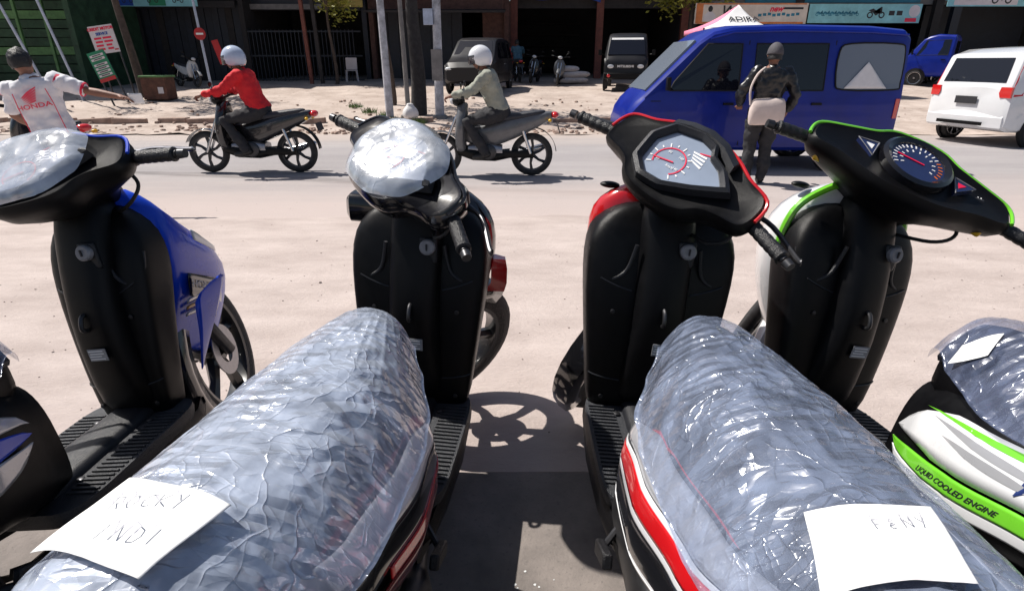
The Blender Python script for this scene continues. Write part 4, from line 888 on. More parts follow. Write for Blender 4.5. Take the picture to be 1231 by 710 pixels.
def glass_quad(name, m, root, P, off=.006):
    a = [V(p) for p in P]; n = -(a[1]-a[0]).cross(a[2]-a[0]).normalized()
    def g(b):
        b.add([p+n*off for p in a]+[p-n*.02 for p in a], [tuple(range(len(a))), tuple(range(len(a), 2*len(a)))[::-1]]+[(i, (i+1) % len(a), len(a)+(i+1) % len(a), len(a)+i) for i in range(len(a))])
    return part(name, m, root, g, smooth=False)
VAN = [(-1.92, .60, .48, 1.0, 1.62, .10), (-1.88, .69, .34, 1.02, 1.80, .09), (-1.78, .725, .30, 1.03, 1.87, .09), (-1.3, .74, .28, 1.03, 1.91, .09), (-.2, .745, .28, 1.03, 1.93, .09), (.55, .745, .28, 1.03, 1.91, .09), (.80, .745, .28, 1.03, 1.86, .09), (.98, .745, .28, 1.03, 1.74, .09), (1.68, .735, .28, .98, 1.06, .05), (1.80, .72, .28, .85, .95, .05), (1.88, .68, .30, .74, .84, .05), (1.92, .6, .40, .66, .72, .04)]
vw = lambda y0, y1, s0=0, s1=0: [(y0, 1.09), (y1, 1.09), (y1+s1, 1.68), (y0+s0, 1.68)]
van, _ = vehicle('minibus', 'dark blue minibus driving along the road past the man with the bag', 'minibus', (3.52, 9.1, RZ), 90, VAN, 'van_blue',
    [('front_window', 'glass', [(.42, 1.09), (1.36, 1.09), (1.30, 1.20), (.88, 1.68), (.42, 1.68)], .026), ('side_window', 'glass', vw(-.75, .22), .005), ('rear_side_window', 'glass_sky_reflection', [(-1.80, 1.18), (-1.72, 1.10), (-1.02, 1.10), (-.90, 1.20), (-.90, 1.58), (-1.04, 1.68), (-1.66, 1.68), (-1.80, 1.60)], .016),
     ('door_gap', 'seam', [(.315, .36), (.327, .36), (.327, 1.72), (.315, 1.72)], .003), ('door_gap', 'seam', [(-.855, .36), (-.843, .36), (-.843, 1.72), (-.855, 1.72)], .003), ('door_gap', 'seam', [(1.40, .60), (1.412, .60), (1.412, 1.06), (1.40, 1.06)], .003),
     ('waist_crease', 'seam', [(-1.82, .965), (1.6, .945), (1.6, .957), (-1.82, .977)], .003), ('door_handle', 'plastic', [(.46, .90), (.60, .90), (.60, .93), (.46, .93)], .02), ('door_handle', 'plastic', [(-.76, .90), (-.62, .90), (-.62, .93), (-.76, .93)], .02), ('tail_lamp', 'red_lens', [(-1.86, .72), (-1.79, .72), (-1.79, .98), (-1.86, .98)], .012)], (1.18, -1.12), .285)
glass_quad('windscreen', 'glass_sky_reflection', van, [(-.60, 1.66, 1.085), (.60, 1.66, 1.085), (.55, 1.02, 1.725), (-.55, 1.02, 1.725)], .012)
glass_quad('rear_window', 'glass', van, [(.52, -1.93, 1.08), (-.52, -1.93, 1.08), (-.48, -1.90, 1.62), (.48, -1.90, 1.62)], .014)
part('front_bumper', 'white', van, lambda b: b.loft([[V((x, y, z)) for y, z in ((yy, .30), (yy+.06, .32), (yy+.07, .44), (yy+.02, .50), (yy-.08, .46))] for x, yy in ((-.74, 1.72), (-.6, 1.86), (0, 1.90), (.6, 1.86), (.74, 1.72))]))
for sd in (-1, 1): part('headlamp', 'clear_lens', van, lambda b: b.ell((sd*.52, 1.87, .66), (.12, .05, .075)))
for sd in (-1, 1): part('mirror', 'plastic', van, lambda b: [b.tube([(sd*.74, 1.32, 1.10), (sd*.86, 1.40, 1.14)], .014, 8), b.box((sd*.90, 1.42, 1.18), (.10, .05, .17))], bevel=.01)
part('reflection_triangle', 'reflection_triangle', van, lambda b: b.sheet(lambda u, v: V((-(.735-.09*v*.42), -1.60+.58*u+(-.0+.29-.58*u)*v, 1.115+.34*v))+V((-.021, 0, 0)), 8, 8), solid=.004)  # white triangle imitating a reflection, laid over the rear side window
part('roof_gutter', 'van_blue', van, lambda b: [b.tube([(sd*.668, y, z) for y, z in ((-1.80, 1.79), (-1.3, 1.82), (-.2, 1.84), (.55, 1.82), (.85, 1.74))], .014, 6) for sd in (-1, 1)])
MPV = [(-2.04, .70, .46, .92, 1.02, .05), (-2.0, .78, .32, .98, 1.10, .06), (-1.86, .82, .27, 1.0, 1.60, .13), (-1.6, .83, .26, 1.0, 1.68, .14), (-.9, .835, .26, 1.0, 1.72, .15), (.1, .835, .26, 1.0, 1.69, .15), (.5, .83, .26, .99, 1.60, .15), (1.08, .825, .26, .97, 1.16, .08), (1.3, .815, .26, .92, 1.03, .06), (1.85, .77, .28, .82, .92, .05), (2.02, .66, .36, .66, .76, .05)]
def mpv(label, loc, rz, col, name='car', dark=True):
    c, _ = vehicle(name, label, 'car', loc, rz, MPV, col, [('side_window', 'glass', [(-1.70, 1.05), (-.95, 1.04), (-.95, 1.56), (-1.55, 1.54)], .005), ('side_window', 'glass', [(-.88, 1.04), (-.05, 1.03), (-.05, 1.57), (-.88, 1.58)], .005), ('side_window', 'glass', [(.02, 1.03), (.92, 1.02), (.45, 1.50), (.02, 1.56)], .005),
        ('door_gap', 'seam', [(-.04, .36), (-.028, .36), (-.028, 1.6), (-.04, 1.6)], .003), ('door_gap', 'seam', [(-.93, .5), (-.918, .5), (-.918, 1.6), (-.93, 1.6)], .003), ('door_handle', 'chrome', [(-.25, .86), (-.08, .86), (-.08, .89), (-.25, .89)], .02), ('side_lamp', 'red_lens', [(-1.985, .88), (-1.84, .90), (-1.80, 1.10), (-1.74, 1.44), (-1.85, 1.47), (-1.93, 1.22), (-1.98, 1.06)], .010), ('side_moulding', 'plastic', [(-1.2, .52), (1.0, .52), (1.0, .57), (-1.2, .57)], .012)], (1.25, -1.28), .30)
    glass_quad('rear_window', 'glass', c, [(.60, -1.995, 1.11), (-.60, -1.995, 1.11), (-.55, -1.885, 1.52), (.55, -1.885, 1.52)], .012)
    glass_quad('windscreen', 'glass', c, [(-.64, 1.06, 1.14), (.64, 1.06, 1.14), (.55, .52, 1.56), (-.55, .52, 1.56)], .03)
    for sd in (-1, 1):
        part('tail_lamp', 'red_lens', c, lambda b: b.loft([[V((sd*x0, -2.03, z)), V((sd*x0, y, z)), V((sd*.775, y+.015, z)), V((sd*.775, -2.0, z))] for x0, y, z in ((.60, -2.055, .86), (.57, -2.06, .94), (.585, -2.055, 1.04))]))
        part('headlamp', 'clear_lens', c, lambda b: b.ell((sd*.56, 1.93, .72), (.17, .10, .07)))
    part('rear_bumper', col, c, lambda b: b.loft([[V((x, y, z)) for y, z in ((yy, .30), (yy-.07, .34), (yy-.09, .52), (yy-.04, .60), (yy+.1, .58))] for x, yy in ((-.83, -1.72), (-.74, -1.95), (0, -2.02), (.74, -1.95), (.83, -1.72))]))
    part('number_plate', 'mark_black', c, lambda b: b.box((0, -2.07, .80), (.42, .012, .13)))
    part('bumper_insert', 'plastic', c, lambda b: b.box((0, -2.105, .40), (.9, .02, .06)))
    return c
mpv('white people carrier driving away on the far side of the road', (10.55, 11.9, RZ), -76, 'car_white')
mpv('white car parked behind the minibus with its red tail lamp showing', (11.05, 21, terrain(21)), 8, 'car_white')
mpv('dark car parked before the brick shop behind the rider in the white helmet', onv(578, 21.5), 170, 'car_dark')
CAB = [(0, .70, .42, 1.05, 1.68, .10), (.06, .735, .36, 1.06, 1.78, .10), (.6, .74, .34, 1.06, 1.82, .10), (.85, .74, .34, 1.06, 1.76, .10), (1.02, .74, .34, 1.05, 1.66, .10), (1.42, .735, .34, 1.0, 1.10, .06), (1.52, .72, .34, .88, 1.0, .05), (1.58, .66, .40, .78, .86, .05)]
def pickup(label, loc, rz, col, bed, letters=None):
    c, _ = vehicle('pickup_truck', label, 'truck', loc, rz, CAB, col, [('side_window', 'glass', [(.16, 1.10), (1.16, 1.09), (.92, 1.60), (.16, 1.62)], .005), ('door_gap', 'seam', [(.10, .42), (.112, .42), (.112, 1.66), (.10, 1.66)], .003), ('door_handle', 'plastic', [(.2, .92), (.34, .92), (.34, .95), (.2, .95)], .02)], (1.05,), .28, 'pickup trucks parked before the shops')
    glass_quad('windscreen', 'glass', c, [(-.62, 1.41, 1.12), (.62, 1.41, 1.12), (.56, 1.03, 1.64), (-.56, 1.03, 1.64)], .02)
    glass_quad('rear_window', 'glass', c, [(.5, .03, 1.15), (-.5, .03, 1.15), (-.46, .02, 1.58), (.46, .02, 1.58)], .03)
    part('windscreen_strip', 'mark_white', c, lambda b: b.add([V((-.54, 1.085, 1.605)), V((.54, 1.085, 1.605)), V((.53, 1.045, 1.665)), V((-.53, 1.045, 1.665))], [(0, 1, 2, 3)]))
    for sd in (-1, 1):
        part('headlamp', 'clear_lens', c, lambda b: b.ell((sd*.50, 1.56, .76), (.13, .04, .075)))
        part('mirror', 'plastic', c, lambda b: [b.tube([(sd*.72, 1.2, 1.12), (sd*.86, 1.26, 1.16)], .012, 8), b.box((sd*.90, 1.27, 1.20), (.11, .05, .18))], bevel=.01)
        part('bed_side', bed, c, lambda b: b.box((sd*.74, -.98, .80), (.04, 1.86, .34)))
        wheel(c, 'wheel', Matrix.Translation((sd*.66, -1.05, .28)) @ Matrix.Rotation(pi/2, 4, 'Y'), .28, .16, 8, 'chrome')
    part('tailgate', bed, c, lambda b: b.box((0, -1.93, .80), (1.44, .036, .34)))
    part('bed_floor', bed, c, lambda b: b.box((0, -.98, .615), (1.436, 1.85, .03)))
    part('chassis', 'steel', c, lambda b: b.box((0, -.7, .46), (.9, 2.4, .22)))
    part('front_bumper', 'plastic', c, lambda b: b.box((0, 1.60, .46), (1.42, .10, .18)), bevel=.02)
    part('grille', 'plastic_gloss', c, lambda b: b.box((0, 1.575, .76), (.74, .05, .13)))
    part('fog_lamp', 'red_lens', c, lambda b: b.ell((.55, 1.66, .46), (.06, .02, .05)))
    if letters: text(letters, .10, 'mark_white', c, Matrix.Translation((0, 1.605, .76)) @ Matrix.Rotation(pi, 4, 'Z') @ Matrix.Rotation(pi/2, 4, 'X'), bold=.002, sx=1.1)
    return c
pickup('black pickup truck with pale windscreen strip parked nose out at the brown shop', onv(752, 22.5), 168, 'car_dark', 'car_dark', 'MITSUBISHI')
pickup('blue pickup truck parked before the showroom behind the white people carrier', onv(1140, 23.5), 48, 'van_blue', 'van_blue')
pickup('blue pickup truck with only its bed showing beside the white parked car', onv(1080, 25.5), 60, 'van_blue', 'van_blue')
# ------------------------------------------------------------------ shops across the road
M['dark_wood'] = mat('dark_wood', (.030, .026, .026), .8, var=.4, scale=6, bump=.4, bscale=20)
M['brown_wood'] = mat('red_brown_wood', (.17, .055, .04), .75, var=.3, scale=5, bump=.3, bscale=20)
M['navy'] = mat('navy_steel', (.018, .022, .034), .55, var=.3, scale=5, bump=.2)
M['green_board'] = mat('green_board', (.020, .060, .028), .7, var=.45, scale=3, bump=.3, dust=.01)
M['green_pale'] = mat('pale_green_paint', (.10, .22, .08), .7, var=.3, scale=5)
M['concrete'] = mat('grey_concrete', (.20, .19, .185), .9, var=.3, scale=3, bump=.4, bscale=20)
M['interior_wall'] = mat('shade_dark_wall', (.022, .022, .024), .95, var=.4, scale=1.2)  # deep shade inside the shops put into the wall colour
M['brick_wall'] = mat('dull_brick', (.11, .055, .045), .9, var=.4, scale=6, bump=.4)
M['tarp'] = mat('blue_tarpaulin', (.010, .06, .34), .5, var=.25, scale=3, bump=.4, bscale=12)
M['roof'] = mat('rusty_roof_sheet', (.09, .07, .06), .8, var=.4, scale=3)
M['yellow_fascia'] = mat('yellow_fascia', (.45, .34, .10), .7, var=.25, scale=3)
M['teal'] = mat('teal_banner', (.22, .50, .55), .6, var=.22, scale=1.6)
M['deep_teal'] = mat('deep_teal_print', (.02, .17, .26), .6, var=.25, scale=2)
M['cream'] = mat('cream_banner', (.60, .52, .45), .6, var=.18, scale=1.5)
M['orange'] = mat('orange_print', (.55, .17, .05), .6, var=.3, scale=3)
M['board_white'] = mat('white_signboard', (.62, .58, .60), .6, var=.08, scale=3)
M['board_green'] = mat('green_signboard', (.015, .20, .10), .6, var=.15, scale=3)
M['pale_pole'] = mat('pale_blue_pole', (.40, .46, .58), .6, var=.25, scale=4)
M['bark'] = mat('bark', (.075, .055, .045), .9, var=.4, scale=8, bump=.9, bscale=14)
M['dark_bark'] = mat('dark_bark', (.030, .028, .030), .9, var=.5, scale=8, bump=.9, bscale=14)
M['peel_paint'] = mat('peeling_white_paint', (.42, .43, .47), .8, var=.5, scale=5, bump=.4, detail=8)
M['leaf'] = mat('leaf', (.065, .13, .02), .55, var=.5, scale=.9)
M['leaf_yellow'] = mat('yellow_leaf', (.22, .22, .03), .6, var=.45, scale=.9)
M['tent_white'] = mat('white_tent_cloth', (.76, .75, .75), .7, var=.04, scale=3)
M['tent_pink'] = mat('pink_tent_cloth', (.72, .22, .34), .7, var=.08, scale=3)
M['rust'] = mat('rusty_sheet', (.11, .05, .035), .85, var=.45, scale=5, bump=.4)
M['sack'] = mat('white_sack', (.60, .56, .55), .85, var=.12, scale=6, bump=.5, bscale=14)
M['rubble'] = mat('rubble', (.30, .21, .17), .95, var=.4, scale=4, bump=.8, bscale=14)
M['red_paint'] = mat('dull_red_paint', (.45, .02, .025), .5, var=.15, scale=4)
XY = lambda px, Y: at(px, 60, Y).x
def shop(label, px0, px1, Y, depth, wall_m, top, front_h=3.55, name='shop_building'):
    """open-fronted shop: side walls, back wall, roof, front beam"""
    x0, x1 = XY(px0, Y), XY(px1, Y); zb = terrain(Y)-.1; c = (x0+x1)/2; L = x1-x0
    s = thing(name, label, 'shop', (c, Y, zb))
    H = top-zb; fh = front_h-zb
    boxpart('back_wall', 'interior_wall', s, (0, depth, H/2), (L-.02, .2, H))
    for sd in (-1, 1): boxpart('side_wall', wall_m, s, (sd*(L/2-.11), depth/2-.05, H/2), (.2, depth-.12, H-.01))
    boxpart('upper_wall', wall_m, s, (0, .0, (H+fh)/2), (L-.45, .22, H-fh))
    boxpart('roof', 'roof', s, (0, depth/2-.9, H+.09), (L+.1, depth+2.2, .12))
    return s, c, zb, L, H, fh
# green stall with slanting poles
s, c, zb, L, H, fh = shop('green boarded stall with slanting pale poles in front', -70, 96, 22, 4, 'green_board', 6, 3.9)
for k in range(12):
    boxpart('board', 'green_board' if k % 4 else 'green_pale', s, (0, .9-.02*(k % 2), .2+k*.30), (L-.5, .03, .27), rot=Matrix.Rotation(R(random.uniform(-.5, .5)), 3, 'Y'))
for px in (18, 52, 84): boxpart('post', 'green_pale', s, (XY(px, 22)-c, .5, 2), (.09, .09, 4))
for (a, b_) in (((-4, 0, 17.4), (30, 60, 17.6)), ((44, 0, 18.0), (86, 90, 18.3))):
    p, q = at(*a), at(*b_); d = (p-q).normalized(); q = q+d*((terrain(q.y)-q.z)/d.z); p = q+d*4.2
    tag(part('awning_pole', 'pale_pole', None, lambda m: m.tube([q, p], .035, 10)), 'slanting pale blue pole propped before the green stall', 'pole', 'poles before the green stall')
# dark shuttered shop
s, c, zb, L, H, fh = shop('dark shuttered shop under a long printed banner', 98, 300, 26, 5, 'dark_wood', 6, 3.6)
NP = 22
for k in range(NP): boxpart('shutter_panel', 'navy' if k % 5 else 'dark_wood', s, (-L/2+.35+(L-.7)*(k+.5)/NP, .35+.03*(k % 2), 1.7), ((L-.7)/NP-.02, .05, 3.3))
boxpart('lintel', 'dark_wood', s, (0, -.16, 3.0), (L-.5, .1, .25))
# railing shop
s, c, zb, L, H, fh = shop('dark shop front behind a navy steel railing', 302, 444, 27, 5, 'navy', 6, 3.3)
part('rail_bars', 'navy', s, lambda b: [b.box((-L/2+.2+k*.16, -.9, 1.05), (.03, .03, 2.0)) for k in range(int((L-.4)/.16))], smooth=False)['kind'] = 'stuff'
for z in (.12, 1.05, 1.98): boxpart('rail', 'navy', s, (0, -.9, z), (L-.2, .05, .06))
boxpart('fascia', 'yellow_fascia', s, (L*.33, -.3, fh+.35), (L*.32, .05, .5)); boxpart('fascia', 'concrete', s, (-L*.15, -.25, fh+.12), (L*.6, .06, .2))
for px in (369, 382): tag(boxpart('timber_post', 'brown_wood' if px < 375 else 'dark_wood', None, (XY(px, 24.5), 24.5, 2.3), (.13, .13, 4.3), rot=Matrix.Rotation(R(-1.5), 3, 'Y')), 'slim red brown timber post standing before the navy railing' if px < 375 else 'slim dark timber post beside the red brown one at the railing', 'post')
# canopy shop with brick wall
s, c, zb, L, H, fh = shop('dark canopied shop with a dull brick wall', 446, 612, 27, 5, 'brick_wall', 6, 3.3)
boxpart('canopy', 'dark_wood', s, (0, -.8, 2.75), (L-.3, 1.4, .08), rot=Matrix.Rotation(R(6), 3, 'X'))
boxpart('front_wall', 'brick_wall', s, (L*.41, .3, 1.6), (1.2, .2, 3.2))
for k in range(8): boxpart('shutter_panel', 'navy', s, (-L/2+.5+k*.46, .4, 1.6), (.44, .05, 3.1))
# brown post shop, deep and dark
s, c, zb, L, H, fh = shop('open brown timber shop with deep dark interior', 613, 822, 28, 7, 'dark_wood', 6.2, 3.45)
for px in (618, 718, 817): boxpart('pillar', 'brown_wood', s, (XY(px, 28)-c, -.28, 1.9), (.30, .22, 3.8))
boxpart('beam', 'brown_wood', s, (0, -.22, 3.55), (L-.3, .2, .42))
for k in range(5): boxpart('shelf', 'dark_wood', s, (-L*.22+.0, 6.4, .5+k*.55), (L*.4, .5, .05))
part('tarpaulin', 'tarp', s, lambda b: b.sheet(lambda u, v: V((-L/2+.35+3.55*u, -.42-.05*sin(u*17)-.05*v, 3.62-(.26+.12*sin(u*5.3)+.42*max(0, u-.62)*2)*v)), 40, 6), solid=.01)
# showroom with banners
s, c, zb, L, H, fh = shop('open motorbike showroom with dark interior behind the printed banners', 824, 1330, 28, 8, 'concrete', 6.2, 3.6)
for px in (826, 948, 1110, 1132): boxpart('pillar', 'dark_wood' if px < 1120 else 'navy', s, (XY(px, 28)-c, -.26, 1.9), (.35, .25, 3.8))
boxpart('fascia', 'deep_teal', s, (-L*.18, -.3, fh+.25), (L*.4, .06, .4)); boxpart('fascia', 'teal', s, (L*.15, -.3, fh+.3), (L*.18, .06, .34))
boxpart('counter', 'navy', s, (L*.12, 5, .6), (5, .6, 1.1)); boxpart('side_screen', 'navy', s, (L*.28, 3, 1.7), (5, .1, 3.2))

# ------------------------------------------------------------------ banners and signs
def board(name, label, px0, px1, py0, py1, Y, m, tilt=0., cat='banner', legs=False):
    a, b_ = at(px0, py1, Y), at(px1, py1, Y); t = at(px0, py0, Y); w_, h = b_.x-a.x, t.z-a.z
    o = thing(name, label, cat, ((a.x+b_.x)/2, Y, a.z), (R(-tilt), 0, 0))
    boxpart('panel', m, o, (0, 0, h/2), (w_, .02, h)); return o, w_, h
FR = Matrix.Rotation(pi/2, 4, 'X')
def tx(o, s_, size, m, x, z, **k): text(s_, size, m, o, Matrix.Translation((x, -.014, z)) @ FR, thick=.004, **k)
def tiny_bike(b, x, z, s_):
    for dx in (-.5, .5): b.lathe([(.26*s_, 0), (.26*s_, .004), (.16*s_, .004), (.16*s_, 0)], Matrix.Translation((x+dx*s_, -.0135, z)) @ FR, 14, True)
    b.prism([(x+a*s_, z+c_*s_) for a, c_ in ((-.7, .35), (-.3, .2), (.0, -.05), (.25, .1), (.35, .62), (.45, .62), (.5, .1), (.4, .3), (.1, .28), (-.3, .5))], .003, Matrix.Translation((0, -.0125, 0)) @ FR)
def bikes(o, n, x0, dx, z, s_, m='mark_black'):
    for k in range(n): part('bike_print', m, o, lambda b: tiny_bike(b, x0+k*dx, z, s_), smooth=False)
o, w_, h = board('shop_banner', 'blue and green printed banner across the dark shuttered shop', 112, 238, -9, 8, 24.6, 'teal')
boxpart('print_block', 'tarp', o, (-w_*.18, -.013, h/2), (w_*.14, .006, h*.9)); boxpart('print_block', 'board_green', o, (w_*.12, -.013, h/2), (w_*.16, .006, h*.9))
bikes(o, 4, -w_*.4, w_*.24, h*.4, .28)
o, w_, h = board('shop_banner', 'cream and orange printed banner behind the pointed white tent', 834, 968, 4, 29, 25, 'cream')
boxpart('print_block', 'orange', o, (-w_*.46, -.012, h/2), (w_*.06, .005, h*.96)); boxpart('print_block', 'orange', o, (0, -.012, h*.05), (w_*.95, .004, h*.09)); boxpart('print_block', 'orange', o, (.0, -.012, h*.96), (w_*.97, .004, h*.06))
part('figure_print', 'board_white', o, lambda b: b.prism([(-w_*.42, .1), (-w_*.31, .1), (-w_*.315, h*.42), (-w_*.345, h*.58), (-w_*.385, h*.58), (-w_*.415, h*.42)], .006, Matrix.Translation((0, -.011, 0)) @ FR))
part('figure_print', 'hair', o, lambda b: b.ell((-w_*.365, -.012, h*.72), (.09, .008, .11)))
tx(o, 'Wi', .52, 'mark_black', -w_*.2, h*.60, shear=.3, bold=.01); tx(o, 'new', .30, 'mark_red', w_*.22, h*.72, shear=.3, bold=.01)
for k in range(9): boxpart('print_dash', 'deep_teal', o, (w_*(.08+.042*k), -.013, h*.42+.02*(k % 3)), (w_*.030, .005, h*.13))
boxpart('print_dash', 'mark_black', o, (w_*.37, -.013, h*.75), (w_*.18, .005, h*.10))
o, w_, h = board('shop_banner', 'teal printed banner with a row of motorbikes', 970, 1104, 5, 28, 25.2, 'teal')
bikes(o, 6, -w_*.40, w_*.062, h*.45, .22, 'deep_teal'); bikes(o, 1, w_*.10, 1, h*.42, .46)
for k in range(2): boxpart('print_block', 'mark_black', o, (w_*(.24+.07*k), -.013, h*.52), (w_*.05, .005, h*.24))
boxpart('print_block', 'mark_red', o, (w_*.42, -.013, h*.16), (w_*.10, .005, h*.2)); part('print_disc', 'board_white', o, lambda b: b.lathe([(.22, 0), (.22, .004)], Matrix.Translation((w_*.44, -.011, h*.62)) @ FR, 20))
o, w_, h = board('shop_banner', 'pale blue printed banner over the open showroom', 1138, 1290, -14, 8, 24.5, 'teal')
boxpart('print_block', 'board_white', o, (-w_*.2, -.013, h*.3), (w_*.5, .005, h*.45)); boxpart('print_dash', 'mark_red', o, (-w_*.35, -.018, h*.42), (w_*.2, .005, h*.10)); bikes(o, 1, -w_*.08, 1, h*.35, .5)
def leaning_sign(label, name, P, Y0, m, lines, legs):
    """board with a lower left corner at pixel P, leaning"""
    a, b_, t = at(*P[0], Y0), at(*P[1], Y0), at(*P[2], Y0); w_, h = (b_-a).length, (t-a).length
    ux = (b_-a).normalized(); uy = (t-a); uy = (uy-ux*uy.dot(ux)).normalized(); ro = Matrix((ux, ux.cross(uy)*-1*-1, uy))
    o = thing(name, label, 'sign', a.lerp(b_, .5)); n = ux.cross(uy)
    o.rotation_euler = Matrix((ux, -n, uy)).transposed().to_euler()
    boxpart('panel', m, o, (0, 0, h/2), (w_, .03, h))
    for k in range(lines[0] if isinstance(lines, tuple) else 0): pass
    if legs:
        gz = terrain(Y0)
        for sd in (-1, 1): part('leg', 'steel', o, lambda b: b.tube([(sd*w_*.45, .03, h*.9), (sd*w_*.45, .03, -(a.z-gz)/max(.5, uy.z))], .025, 8))
    return o, w_, h
o, w_, h = leaning_sign('white signboard with red service lettering above the green signboard', 'sign_board', ((117, 66), (145, 62), (104, 33)), 18.5, 'board_white', 0, True)
text('CREDIT MOTOR', .105, 'mark_red', o, Matrix.Translation((0, -.02, h*.88)) @ FR, thick=.004, bold=.006)
text('SERVICE', .10, 'tarp', o, Matrix.Translation((0, -.02, h*.70)) @ FR, thick=.004, bold=.004)
for k in range(4):                                                 # lines too blurred to read stay as printed dashes
    for x0, ww in ((-.23, .30), (.16, .36 if k < 2 else .24)): boxpart('print_dash', 'mark_red', o, (w_*(x0+.02*(k % 2)), -.019, h*(.55-.13*k)), (w_*ww, .006, h*.07))
boxpart('print_dash', 'red_paint', o, (w_*.40, -.019, h*.10), (w_*.16, .006, h*.045))
o, w_, h = leaning_sign('green standing signboard with white name strips and red foot', 'sign_board', ((122, 100), (141, 94), (102, 66)), 17.2, 'board_green', 0, True)
for k, z in enumerate((.86, .74, .56, .44, .32, .20)):
    boxpart('name_strip', 'board_white', o, (0, -.02, h*z), (w_*.80, .008, h*.075)); boxpart('strip_print', 'mark_black', o, (0, -.026, h*z), (w_*.5, .004, h*.03))
boxpart('foot_panel', 'red_paint', o, (0, -.022, h*.05), (w_*.96, .012, h*.12))
# round red sign on a post
p = at(246, 0, 21); q = at(252, 92, 21)
o = thing('sign_post', 'white post carrying a small round red sign beside the parked white motorbike', 'sign', (q.x, 21, terrain(21)))
part('post', 'pale_pole', o, lambda b: b.tube([(0, 0, -.05), (-.12, 0, 3.8)], .04, 10)); zz = at(250, 41, 21).z-terrain(21)
part('disc', 'red_paint', o, lambda b: b.lathe([(.19, 0), (.19, .02)], Matrix.Translation((-.03, -.06, zz)) @ FR, 24)); boxpart('bar', 'mark_white', o, (-.03, -.084, zz), (.24, .006, .06))
boxpart('red_panel', 'red_paint', o, (.42, .1, zz-.55), (.22, .03, .75), rot=Matrix.Rotation(R(-14), 3, 'Y'))
# ADIRA tent
pk = at(888, 6, 20.6); bl, br = at(845, 34, 19.6), at(926, 33, 19.6); hw = (br.x-bl.x)/2; cx = (br.x+bl.x)/2; zb = bl.z
o = thing('canopy_tent', 'pointed white and pink canopy tent standing behind the minibus', 'tent', (cx, 20.6, terrain(20.6)))
g = terrain(20.6); pz, ez = pk.z-g, zb-g; cr = [(-hw, -1.1), (hw, -1.1), (hw, 1.1), (-hw, 1.1)]
for k in range(4):
    a, b_ = cr[k], cr[(k+1) % 4]; pkl = V((pk.x-cx, 0, pz))
    part('canopy_panel', 'tent_pink' if k == 3 else 'tent_white', o, lambda m: m.sheet(lambda u, v: V((a[0]+(b_[0]-a[0])*u, a[1]+(b_[1]-a[1])*u, ez)).lerp(pkl, v)-V((0, 0, .10*sin(pi*v))), 8, 8), solid=.006)
    part('valance', 'tent_pink' if k == 3 else 'tent_white', o, lambda m: m.add([V((*a, ez)), V((*b_, ez)), V((*b_, ez-.16)), V((*a, ez-.16))], [(0, 1, 2, 3)]), solid=.004)
    part('leg', 'steel', o, lambda m: m.tube([V((*a, 0)), V((*a, ez))], .022, 8))
nrm = V((0, -(pz-ez), 1.1)).normalized()
tl = math.atan2(pz-ez, 1.1); text('ADIRA', .30, 'mark_black', o, Matrix.Translation((pk.x-cx, -1.1*.50-.06, ez+(pz-ez)*.50-.08)) @ Matrix.Rotation(tl, 4, 'X'), thick=.006, sx=1.1, bold=.004)

# ------------------------------------------------------------------ posts, trees, odds and ends
def leaves(b, c_, rad, n, size, seed, hang=0.):
    rr = random.Random(seed); cl = [(V((rr.gauss(0, .5), rr.gauss(0, .5), rr.gauss(0, .38))), rr.uniform(.16, .34)) for _ in range(26)]
    for i in range(n):
        q, s_ = cl[rr.randrange(len(cl))]; d = V((rr.gauss(0, 1), rr.gauss(0, 1), rr.gauss(0, .8))).normalized()*s_*rr.uniform(.5, 1.1)
        p = V(c_)+V(((q.x+d.x)*rad[0], (q.y+d.y)*rad[1], (q.z+d.z)*rad[2])); p.z -= hang*rr.random()**2
        u = V((rr.uniform(-1, 1), rr.uniform(-1, 1), rr.uniform(-.6, .3))).normalized(); n_ = V((rr.uniform(-1, 1), rr.uniform(-1, 1), rr.uniform(.1, 1))); s2 = u.cross(n_).normalized(); L_ = size*rr.uniform(.7, 1.4)
        b.add([p, p+u*L_*.5+s2*L_*.2, p+u*L_, p+u*L_*.5-s2*L_*.2], [(0, 1, 2, 3)])
def tree(label, px, Y, r0, hgt, crown, rad, n, size, bark, leaf, lean=0., seed=1, hang=0.):
    x, y, z = onv(px, Y); o = thing('street_tree', label, 'tree', (x, y, z-.05), group=None)
    top = V((lean, 0, hgt)); P = [V((0, 0, 0)), V((.04, .02, .25)), top*.3+V((.05, 0, 0)), top*.65+V((-.04, .05, 0)), top]
    tr = part('trunk', bark, o, lambda b: b.tube(catmull(P, 4, False), [r0*1.35]+[r0*(1.05-.55*i/16) for i in range(16)], 12))
    rr = random.Random(seed)
    for k in range(6):
        d = V((rr.uniform(-1, 1)*rad[0], rr.uniform(-1, 1)*rad[1], rr.uniform(.2, .8)*rad[2])); part('limb', bark, tr, lambda b: b.tube(catmull([top*.9, top+d*.45+V((0, 0, .2)), top+d], 4, False), [r0*.5*(1-.09*i) for i in range(9)], 8))
    part('crown', leaf, o, lambda b: leaves(b, V(crown), rad, n, size, seed, hang), smooth=False, fix=False); return o
tree('slim bare trunked tree beside the rusty crate with leaves high up', 168, 19, .14, 4.2, (0, 0, 5.4), (2.0, 2.0, 1.2), 3000, .16, 'bark', 'leaf', -.25, 3)
tree('thick dark tree trunk standing by the peeling white poles', 500, 15.6, .22, 3.8, (.9, .5, 4.5), (2.1, 1.6, 1.1), 4200, .15, 'dark_bark', 'leaf', .05, 7, .55)
tree('slim brown tree between the two peeling poles', 471, 17.5, .075, 4.0, (-.6, 0, 5.2), (1.5, 1.5, .9), 2200, .15, 'bark', 'leaf', -.25, 11)
